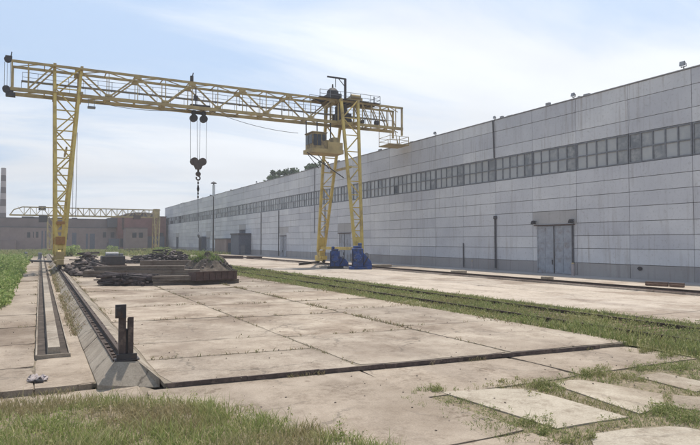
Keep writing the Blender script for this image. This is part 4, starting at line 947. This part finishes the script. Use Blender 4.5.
# dry grass on the left slope of the footing and beside it
dg = MB()
for i in range(7500):
    y = 21 + 70 * rn.random() ** 1.3; x = rn.choice([1.1 + abs(rn.gauss(0, 0.14)), 1.0 + rn.random() * 0.6, 2.7 + abs(rn.gauss(0, 0.2))])
    if nz(0, y, 0.2) < -0.25 and x < 2.5: continue
    if x > 2.5 and nz(3, y, 0.45) < 0.05: continue
    z = 0.0 if x < 1.26 or x > 2.66 else (x - 1.26) / 0.44 * 0.4
    blades(dg, x, y, min(z, 0.4) - 0.03, (0.05 + 0.26 * rn.random() ** 1.8 * (1 if x < 2.5 else 0.5)) * (0.6 + 0.8 * max(0, nz(x * 3, y, 0.5))), 0.008 + y * 0.0003, 0.9, rn)
stuff(dg.build('footing_weeds', 'dry'), 'dry pale grass leaning on the left slope of the rail footing', 'weeds')
# near edge fringe under the footing nose
fn = MB()
for i in range(1800):
    x = rn.uniform(-2, 16); y = 14.78 + ytilt(max(x, 2.7)) - 0.04 + rn.gauss(0, 0.02) if x > 2.7 else 15.5 - abs(rn.gauss(0, .1))
    if nz(x, y, 0.8) < 0.1: continue
    blades(fn, x, y, -0.13, 0.05 + 0.12 * rn.random(), 0.008, 0.7, rn)
stuff(fn.build('step_weeds', 'dry'), 'thin dry weeds along the foot of the yard step', 'weeds')
# dark steel edging on the step (rusty angle iron)
se = MB(); 
for i in range(7):
    x0 = 2.75 + i * 1.94; x1 = x0 + 1.925; y0 = 14.79 + ytilt(x0); y1 = 14.79 + ytilt(x1)
    jx = random.uniform(-0.015, 0.015)
    se.bar((x0, y0 + jx, -0.055), (x1, y1 + jx, -0.05 + jx), 0.05, 0.11)
tag(se.build('step_edging', 'edge'), 'dark rusty steel edging along the front step of the yard', 'edging')

# ================================================================== STACKS AND SCRAP ON THE YARD
def cslab(loc, size, rz, label, name='concrete_slab', cat='slab', mat='precast', group=None, bevel=0.02, tilt=0):
    """a precast element with recessed lifting slots"""
    lx, ly, lz = size; mb = MB()
    n = 6
    prof = [(-ly / 2, 0), (ly / 2, 0), (ly / 2, lz * 0.42), (ly / 2 - 0.04, lz * 0.5), (ly / 2, lz * 0.58), (ly / 2, lz), (-ly / 2, lz), (-ly / 2, lz * 0.58), (-ly / 2 + 0.04, lz * 0.5), (-ly / 2, lz * 0.42)]
    mb.extr(prof, 'x', -lx / 2, lx / 2)
    for s in (-0.3, 0.3): mb.tube((s * lx - 0.1, 0, lz - 0.01), (s * lx - 0.1, 0, lz + 0.1), 0.02, n=6); mb.tube((s * lx + 0.1, 0, lz - 0.01), (s * lx + 0.1, 0, lz + 0.1), 0.02, n=6); mb.tube((s * lx - 0.1, 0, lz + 0.1), (s * lx + 0.1, 0, lz + 0.1), 0.02, n=6)
    o = mb.build(name, mat, bevel=bevel); o.location = loc; o.rotation_euler = (0, tilt, rz); tag(o, label, cat, group); return o
def bar_at(p0, p1, z, w, h, lab, **k):
    a = Vector((*p0, 0)); b = Vector((*p1, 0)); c = (a + b) / 2; c.z = z; d = b - a
    return cslab(c, (d.length, w, h), math.atan2(d.y, d.x), lab, **k)
def G(px, py, h=0): p = P(px, py, h); return (p.x, p.y)
off = Vector((0.1, 0.95))
def back(p, d): return (p[0] + 0.12 * d, p[1] + d)
a0, a1, a2, a3 = G(104, 286), G(152, 286), G(196, 285), G(238, 283)
# front row: layered timber-like rubble stack, pale precast beam, rusty box
bar_at(back(a1, 0.6), back(a3, 0.6), 0.0, 1.2, 0.34, 'lower pale precast beam at the front right of the scrap piles', group='precast beams in the scrap piles')
bar_at(back(a1, 0.65), back(a2, 0.65), 0.36, 1.0, 0.36, 'upper short precast beam on the front pile', group='precast beams in the scrap piles')
# pile of layered broken planks
def plank_pile(name, p0, p1, depth, h, label, cat, mat, n, seed, ln=(0.8, 2.4)):
    rn_ = random.Random(seed); mb = MB(); a = Vector((*p0, 0)); b = Vector((*p1, 0)); d = (b - a); L = d.length; d.normalize(); q = Vector((-d.y, d.x, 0))
    for i in range(n):
        zz = rn_.random() ** 1.1; lim = 1 - 0.1 * zz
        u = rn_.uniform(0.5 - 0.5 * lim, 0.5 + 0.5 * lim) * L; v_ = rn_.uniform(0.05, 1) * depth
        z = 0.06 + zz * h * (0.75 + 0.3 * mnoise.noise(Vector((u * 0.6, seed, 0)))); l = rn_.uniform(*ln)
        c = a + d * u + q * v_ + Vector((0, 0, z)); ang = rn_.gauss(0, 0.25) if rn_.random() < 0.75 else rn_.uniform(0, 3)
        dd = (Matrix.Rotation(ang, 3, 'Z') @ d) * l / 2; dd.z = rn_.gauss(0, 0.025) * l
        if c.z - abs(dd.z) < 0.04: dd.z = 0
        mb.bar(c - dd, c + dd, rn_.uniform(0.15, 0.42), rn_.uniform(0.07, 0.2))
    return tag(mb.build(name, mat), label, cat)
plank_pile('timber_pile', (a0[0] - 0.2, a0[1] + .1), (a1[0] + 0.4, a1[1]), 1.8, 1.0, 'stack of dark weathered timbers at the front left of the scrap', 'timber pile', 'scrap', 230, 5, (0.6, 2.0))
def rusty_box():
    p, q = Vector((*G(196, 281, 0.35), 0)), Vector((*G(237, 279, 0.35), 0)); e = empty('skip', (p.x, p.y, 0), 'rusty red ribbed steel box resting on the front precast beam', 'steel box')
    d = (q - p); L = d.length; rz = math.atan2(d.y, d.x); mb = MB()
    mb.box(0, L, 0, 1.2, 0.36, 0.40); mb.box(0, L, 0, 0.05, 0.401, 0.98); mb.box(0, L, 1.15, 1.2, 0.401, 0.98); mb.box(0, 0.05, 0.051, 1.149, 0.401, 0.98); mb.box(L - 0.05, L, 0.051, 1.149, 0.401, 0.98)
    rb_ = MB(); x = 0.05
    while x < L - 0.05: rb_.box(x, x + 0.09, -0.06, -0.001, 0.42, 0.96); x += 0.55
    rb_.box(-0.03, L + 0.03, -0.07, 0.0, 0.981, 1.06)
    for m_, nm in ((mb, 'shell'), (rb_, 'ribs')):
        o = m_.build(nm, 'rust', e); o.matrix_parent_inverse = Matrix(); o.rotation_euler = (0, 0, 0); o.location = (0, 0, 0)
    e.rotation_euler = (0, 0, rz)
rusty_box()
# long beams behind
b0, b1 = G(84, 277), G(200, 275.5)
bar_at(b0, b1, 0.0, 1.1, 0.6, 'long pale precast beam behind the timber stack, lower of two', group='precast beams in the scrap piles')
bar_at((b0[0] + 1.0, b0[1] + 0.1), (b1[0] - 1.5, b1[1] + 0.2), 0.62, 0.8, 0.4, 'long precast beam lying on top of the lower long beam', group='precast beams in the scrap piles')
c0, c1 = G(140, 269), G(205, 268)
bar_at(c0, c1, 0.0, 1.4, 1.0, 'tall precast block behind the long beams, by the black crate', group='precast beams in the scrap piles')
# scrap heaps
def heap(name, c, rx, ry, h, label, cat, mat, n, seed, sz=(0.15, 0.5), bars=0.4):
    rn_ = random.Random(seed); mb = MB()
    for i in range(n):
        a = rn_.random() * 6.28; r = math.sqrt(rn_.random()); x = c[0] + rx * r * math.cos(a); y = c[1] + ry * r * math.sin(a)
        prof = (1 - r ** 1.6) * (0.7 + 0.7 * abs(mnoise.noise(Vector((x * 0.55, y * 0.55, seed))) + 0.3)); z = h * prof * rn_.uniform(0.25, 1.0) + 0.05; s = rn_.uniform(*sz)
        if rn_.random() < bars:
            L = rn_.uniform(0.5, 2.2); d = Vector((rn_.gauss(0, 1), rn_.gauss(0, 0.6), rn_.gauss(0, 0.09))).normalized() * L / 2; d.z = max(d.z, 0.06 - z)
            mb.bar(Vector((x, y, z)) - Vector((d.x, d.y, min(d.z, z - 0.05))), Vector((x, y, z)) + d, *rn_.choice(((0.08, 0.08), (0.3, 0.05), (0.6, 0.05), (0.2, 0.2), (0.12, 0.1), (0.9, 0.04))))
        else: mb.rock((x, y, max(z, s * 0.5)), s)
    return tag(mb.build(name, mat), label, cat, kind='stuff')
p = P(84, 274, 0); heap('rubble_heap', (p.x + 0.3, p.y), 2.6, 4.5, 1.9, 'dark heap of broken rubble at the left end of the scrap', 'rubble heap', 'rubble', 420, 31, (0.2, 0.55), 0.6)
p = P(150, 263, 0); heap('scrap_heap', (p.x + 2.5, p.y + 1), 6.5, 4.0, 2.0, 'wide heap of dark bent scrap metal at the back middle', 'scrap heap', 'scrap', 620, 32, (0.12, 0.35), 0.8)
p = P(182, 267, 0); heap('scrap_heap', (p.x, p.y), 3.2, 3.0, 1.7, 'low tangle of scrap metal bars in front of the grassy mound', 'scrap heap', 'scrap', 300, 34, (0.15, 0.4), 0.8)
# earth mound with weeds on top
def mound():
    p = P(208, 271, 0); e = empty('earth_mound', (p.x, p.y, 0), 'dark earth mound topped with green weeds right of the scrap', 'earth mound'); mb = MB(); n, m = 40, 16; vs = []
    for j in range(m + 1):
        r = j / m
        for i in range(n):
            a = i * 6.2832 / n; hh = 1.75 * (1 - r ** 1.9) * (1 + 0.7 * mnoise.noise(Vector((math.cos(a) * r * 3, math.sin(a) * r * 3, 2)))); vs.append((p.x + 3.1 * r * math.cos(a) * (1 + 0.15 * math.sin(3 * a)), p.y + 3.1 * r * math.sin(a), max(hh - 0.05, -0.05) + 0.12 * mnoise.noise(Vector((math.cos(a) * r * 9, math.sin(a) * r * 9, 5)))))
    mb.add(vs, [(j * n + i, j * n + (i + 1) % n, (j + 1) * n + (i + 1) % n, (j + 1) * n + i) for j in range(m) for i in range(n)]); mb.build('soil', 'earth', e, smooth=False)
    rk = MB(); rk_ = random.Random(14)
    for i in range(150):
        a = rk_.random() * 6.28; r = rk_.random() ** 0.6; rk.rock((p.x + 3.1 * r * math.cos(a), p.y + 3.1 * r * math.sin(a), max(0.06, 1.75 * (1 - r ** 1.9) - 0.02)), rk_.uniform(0.06, 0.24))
    tag(rk.build('stones', 'rubble', e), kind='stuff')
    w_ = MB(); rq = random.Random(9)
    for i in range(70): clump(w_, p.x - 0.9 + rq.gauss(0, 0.55), p.y + rq.gauss(0, .5), 1.3, rq.uniform(0.3, 1.3), 0.22, 0.07, 30, rq)
    for i in range(900):
        a = rq.random() * 6.28; r = rq.random() ** 0.7 * 0.6; blades(w_, p.x + 3 * r * math.cos(a), p.y + 3 * r * math.sin(a), 1.75 * (1 - r ** 1.9) - 0.1, rq.uniform(0.15, 0.6) * (1.2 - r), 0.05, 0.5, rq)
    o = w_.build('weeds', 'weeds', e)
mound()
# black crate
def crate():
    p = P(113, 266, 0); e = empty('machine_block', (p.x, p.y, 0), 'black machine block on skids behind the long beams', 'machine'); X, Y = p.x, p.y
    MB().box(X - 1.7, X + 1.7, Y - 0.9, Y - 0.6, 0, 0.2).box(X - 1.7, X + 1.7, Y + 0.6, Y + 0.9, 0, 0.2).build('skid', 'wood', e)
    MB().prism([(X - 1.5, Y - 0.8), (X + 1.5, Y - 0.8), (X + 1.6, Y + 0.8), (X - 1.6, Y + 0.8)], 0.201, 1.4).build('body', 'dark', e, bevel=0.12)
    MB().tube((X - 1.0, Y, 1.5), (X + 0.7, Y, 1.5), 0.45, n=14).box(X + 0.8, X + 1.3, Y - 0.4, Y + 0.4, 1.38, 1.75).build('cylinder', 'steel', e, bevel=0.03)
crate()
# long dark low girders lying behind, right of mound along the wall
def ibeam(name, p0, p1, z, h, w, label, mat, group=None):
    a, b = Vector((*p0, 0)), Vector((*p1, 0)); L = (b - a).length; mb = MB(); t = h * 0.12
    mb.box(0, L, -w / 2, w / 2, 0, t).box(0, L, -t / 2, t / 2, t, h - t).box(0, L, -w / 2, w / 2, h - t, h)
    o = mb.build(name, mat); o.location = (a.x, a.y, z); o.rotation_euler = (0, 0, math.atan2(b.y - a.y, b.x - a.x)); return tag(o, label, 'steel beam', group)
ibeam('steel_beam', G(215, 258.5), G(243, 259), 0.05, 0.6, 0.4, 'rusty steel beam on the ground left of the pale far slabs', 'rust', 'steel beams along the far side')
ibeam('steel_beam', G(247, 259), G(262, 259.5), 0.05, 0.5, 0.4, 'rusty steel beam on the ground below the dark hall gate', 'rust', 'steel beams along the far side')
ibeam('steel_beam', G(124, 252.5), G(146, 252.5), 0.1, 0.9, 0.5, 'rusty beam lying in the grass in front of the brick workshop', 'rust', 'steel beams along the far side')
ibeam('steel_beam', G(299, 265.5), G(318, 263), 0.03, 0.3, 0.3, 'dark beam on the ground left of the right crane foot', 'dark', 'steel beams along the far side')
# wooden planks by the wall on the right
for i, (a, b) in enumerate(((646, 668), (670, 684))):
    for j in range(3):
        p, q = P(a, 285.0 + (a - 646) * 0.055 - j * 0.5, 0.08), P(b, 285.0 + (b - 646) * 0.055 - j * 0.5, 0.08)
        tag(MB().bar((p.x, p.y, 0.14 + 0.1 * (j == 1)), (q.x, q.y, 0.14 + 0.1 * (j == 1)), 0.28, 0.16).build('plank', 'wood'), ('nearest' if j == 0 else 'middle, slightly raised' if j == 1 else 'rearmost') + (' of the three long timbers' if i == 0 else ' of the three short timbers') + ' at the foot of the hall wall', 'plank', 'timbers at the foot of the hall wall')
# small slabs/bits near the wall
for px, py, s, lab in ((460, 273.2, 0.9, 'small concrete block lying on the crane rail strip'), (548, 280.0, 0.45, 'small stone on the concrete in front of the big gate'), (382, 267.0, 1.8, 'pale flat slab right of the blue machines')):
    p = P(px, py, 0.15); mb = MB(); mb.box(p.x - s, p.x + s * 0.7, p.y - 0.35, p.y + 0.4, 0.15, 0.15 + 0.3); tag(mb.build('concrete_block', 'slab', bevel=0.05), lab, 'block')
# bollards near the wall
for px, py, h, lab in ((573, 276.0, 1.25, 'ochre bollard at the right jamb of the big gate'), (472.5, 268.5, 0.95, 'left one of two short ochre bollards near the wall'), (478.5, 268.8, 0.85, 'right one of two short ochre bollards near the wall')):
    p = P(px, py, 0.05); e = empty('bollard', (p.x, p.y, 0), lab, 'bollard', 'ochre bollards along the hall wall')
    MB().tube((p.x, p.y, 0), (p.x, p.y, h), 0.17, 0.15, n=14).build('post', 'chim_l', e); MB().lathe((p.x, p.y, h), [(0.15, 0), (0.12, 0.06), (0.03, 0.09)], 14).build('cap', 'yellow_dull', e)
# small bollards left far
for px, py, lab in ((25.5, 258.5, 'dark stubby post standing in the weeds on the left'), (40, 259.5, 'short dark post at the far end of the cable channel')):
    p = P(px, py, 0); e = tag(MB().lathe((p.x, p.y, 0), [(0.5, 0), (0.42, 0.1), (0.34, 0.3), (0.33, 1.1), (0.38, 1.15), (0.3, 1.3)], 12).build('post', 'steel'), lab, 'post')
# cross bar in weeds (low pipe)
p, q = P(30, 263, 0), P(52, 264, 0)
tag(MB().tube((p.x, p.y, 0.35), (q.x, q.y, 0.35), 0.16).tube((p.x + 0.3, p.y, 0), (p.x + 0.3, p.y, 0.35), 0.1).build('pipe', 'dark'), 'dark low pipe crossing the cable channel in the distance', 'pipe')
# light mast
p = P(213.5, 254, 0)
e = empty('lamp_mast', (p.x, p.y, 0), 'thin dark lamp mast standing before the far part of the hall', 'lamp mast')
X, Y = 43.5, 43.5 / math.tan(R(YAW) + math.atan((213.3 - 350) / FPX)); e.location = (X, Y, 0)
MB().tube((X, Y, 0), (X, Y, 16.2), 0.24, 0.12, n=10).build('pole', 'dark', e)
MB().bar((X, Y, 16.1), (X - 0.8, Y - 0.5, 16.4), 0.09).box(X - 1.2, X - 0.7, Y - 0.75, Y - 0.35, 16.3, 16.6).build('lamp', 'steel', e)
# small shed / box by far gate
def far_shed():
    Ya = 146; X0 = WX - 3.2; e = empty('shed', (X0, Ya, 0), 'dark blue grey tin shed against the far part of the hall', 'shed')
    MB().box(X0, WX - 0.06, Ya, Ya + 7, 0, 5.2).build('wall', 'dark_gate', e); MB().box(X0 - 0.2, WX - 0.05, Ya - 0.2, Ya + 7.2, 5.201, 5.5).build('roof', 'roof', e)
    MB().box(X0 + 0.5, X0 + 1.6, Ya - 0.06, Ya - 0.001, 0.1, 2.4).build('door', 'steel', e)
    X1 = WX - 2.4; e2 = empty('shed', (X1, 165, 0), 'pale tin lean-to left of the dark shed against the hall', 'shed')
    MB().box(X1, WX - 0.06, 160, 172, 0, 4.0).build('wall', 'old_wall', e2); MB().box(X1 - 0.2, WX - 0.05, 159.8, 172.2, 4.001, 4.3).build('roof', 'roof', e2); MB().box(X1 + 0.4, X1 + 1.8, 159.94, 159.999, 0.1, 3).build('door', 'dark_gate', e2)
    X2 = WX - 1.5; e3 = empty('transformer_cabinet', (X2, 195, 0), 'dark cabinet on the far wall behind the lamp mast', 'cabinet')
    MB().box(X2, WX - 0.06, 192, 196, 0.2, 5).build('body', 'dark_gate', e3); MB().box(X2 - 0.05, X2 - 0.001, 192.3, 195.7, 0.5, 4.6).build('door', 'dark', e3)
far_shed()

# ------------------------------------------------------------------ blue machines by the right crane foot
def blue_machine(cx, cy, s, label, big):
    e = empty('press_machine', (cx, cy, 0), label, 'machine', 'blue machines at the crane foot')
    rzs = R(-YAW)  # stands square to the road
    def bld(mb, nm, mat, bevel=0.0):
        c, sn = math.cos(rzs), math.sin(rzs)
        mb.v = [(cx + (v[0] * c - v[1] * sn) * s, cy + (v[0] * sn + v[1] * c) * s, v[2] * s) for v in mb.v]
        return mb.build(nm, mat, e, bevel=bevel)
    b = MB().box(-1.0, 1.3 if big else 0.9, -0.8, 0.8, 0.02, 0.28); bld(b, 'base', 'dark' if not big else 'blue', 0.03)
    b = MB(); b.prism([(-0.7, -0.6), (0.45, -0.6), (0.45, 0.6), (-0.7, 0.6)], 0.281, 2.1); b.prism([(-0.55, -0.45), (0.3, -0.45), (0.3, 0.45), (-0.55, 0.45)], 2.101, 2.35)
    b.lathe((0.12 if big else -0.35, 0, 2.35), [(0.2, 0), (0.2, 0.25), (0.12, 0.3)], 12)
    bld(b, 'body', 'blue', 0.08)
    b = MB(); b.extr([(0.46, 0.281), (1.35, 0.281), (1.25, 0.8), (0.8, 1.3), (0.46, 1.7)] if big else [(0.46, 0.281), (1.5, 0.281), (1.5, 0.7), (1.1, 1.15), (0.8, 1.2), (0.46, 1.5)], 'y', -0.42, 0.42); bld(b, 'gearbox', 'blue', 0.05)
    b = MB().tube((-0.1, -0.61, 1.2), (-0.1, -0.85, 1.2), 0.42, n=22); b.tube((-0.1, -0.86, 1.2), (-0.1, -0.95, 1.2), 0.15, n=12); fw = bld(b, 'flywheel', 'blue', 0.02)
    b = MB()
    for q in range(10): b.tube((-0.1 + 0.34 * math.cos(q * .628), -0.86, 1.2 + 0.34 * math.sin(q * .628)), (-0.1 + 0.34 * math.cos(q * .628), -0.9, 1.2 + 0.34 * math.sin(q * .628)), 0.035, n=6)
    bld(b, 'bolts', 'steel')
    b = MB().tube((-0.62, -0.66, 0.4), (-0.62, -0.7, 1.9), 0.04, n=6).tube((0.5, -0.5, 0.5), (0.95, -0.55, 1.3), 0.05, n=6); bld(b, 'hoses', 'dark')
    b = MB().tube((0.8, -0.25, 1.45 if big else 1.25), (0.8, 0.35, 1.45 if big else 1.25), 0.22, n=14); bld(b, 'motor', 'steel')
    b = MB(); 
    for q in (-0.6, -0.2, 0.2): b.box(q, q + 0.06, -0.66, -0.601, 0.5, 1.9)
    bld(b, 'ribs', 'blue')
p = P(362, 269.3, 0); blue_machine(p.x - 0.3, p.y + 0.3, 1.22, 'larger blue machine with sloping gearbox, right of the pair', True)
p = P(337, 268.6, 0); blue_machine(p.x, p.y + 0.3, 1.05, 'smaller upright blue machine, left of the pair', False)
p = P(366, 262, 0)
# pale sacks and junk at their feet
j = MB(); p = P(327, 267.5, 0)
for i in range(14): j.rock((p.x + random.uniform(-1.2, 1.2), p.y + random.uniform(-0.6, 0.6), 0.12), random.uniform(0.15, 0.4), (1, 1, 0.5))
stuff(j.build('stones', 'slab'), 'pale stones on the ground left of the blue machines', 'stones')

# ------------------------------------------------------------------ foreground rag
def rag():
    p = P(38, 381, 0); mb = MB(); rq = random.Random(4); n = 9; m = 14; vs = []
    for j in range(n):
        for i in range(m):
            u, v_ = i / (m - 1) - 0.5, j / (n - 1) - 0.5
            rr_ = 1 - 0.35 * abs(mnoise.noise(Vector((u * 5, v_ * 5, 1))))
            z = 0.03 + 0.2 * max(0, mnoise.noise(Vector((u * 4.5, v_ * 4.5, 7))) + 0.35) * (1 - 1.5 * (u * u + v_ * v_))
            vs.append((p.x + (u * 0.46 + 0.08 * mnoise.noise(Vector((v_ * 6, 3, 1)))) * rr_, p.y + (v_ * 0.36 + 0.1 * mnoise.noise(Vector((u * 6, 5, 2)))) * rr_, z))
    mb.add(vs, [(j * m + i, j * m + i + 1, (j + 1) * m + i + 1, (j + 1) * m + i) for j in range(n - 1) for i in range(m - 1)])
    o = mb.build('rag', 'chim_l', smooth=True); sd_ = o.modifiers.new('thick', 'SOLIDIFY'); sd_.thickness = 0.012; tag(o, 'crumpled white rag lying on the concrete at lower left', 'rag')
    tag(MB().rock((p.x + 0.02, p.y - 0.24, 0.05), 0.1, (1.5, 0.8, 0.7)).build('stone', 'dark'), 'dark stone under the edge of the white rag', 'stone')
rag()
# pebbles and crumbs over the near slabs
pb_ = MB(); rq = random.Random(77)
for i in range(260):
    x = rq.uniform(-1.5, 17); y = rq.uniform(9, 30) if i % 3 else rq.uniform(9, 15)
    if x < 2.9 and y > 15.2: x = rq.uniform(-1.6, -0.2)
    z = -0.12 if y < 14.5 + ytilt(max(2.7, x)) or (x < 2.7 and y < 15.4) else 0.0
    if edge_y(min(x, 7)) > y and x < 7: continue
    pb_.rock((x, y, z + 0.012), rq.uniform(0.008, 0.03), (1, 1, 0.7))
stuff(pb_.build('pebbles', 'precast'), 'scattered small pebbles on the near concrete', 'pebbles')

# ------------------------------------------------------------------ thin summer haze
hz = MB().box(-95, 135, -12, 420, -1.3, 52).build('haze', 'dirt')
hm = bpy.data.materials.new('haze_air'); hm.use_nodes = True; hn = hm.node_tree; hn.nodes.remove(hn.nodes['Principled BSDF'])
pv_ = hn.nodes.new('ShaderNodeVolumePrincipled'); pv_.inputs['Color'].default_value = (0.9, 0.9, 0.92, 1); pv_.inputs['Density'].default_value = 0.0006; pv_.inputs['Anisotropy'].default_value = 0.2
hn.links.new(pv_.outputs[0], hn.nodes['Material Output'].inputs['Volume']); hz.data.materials.clear(); hz.data.materials.append(hm); stuff(hz, 'thin pale summer haze hanging over the whole yard', 'haze')
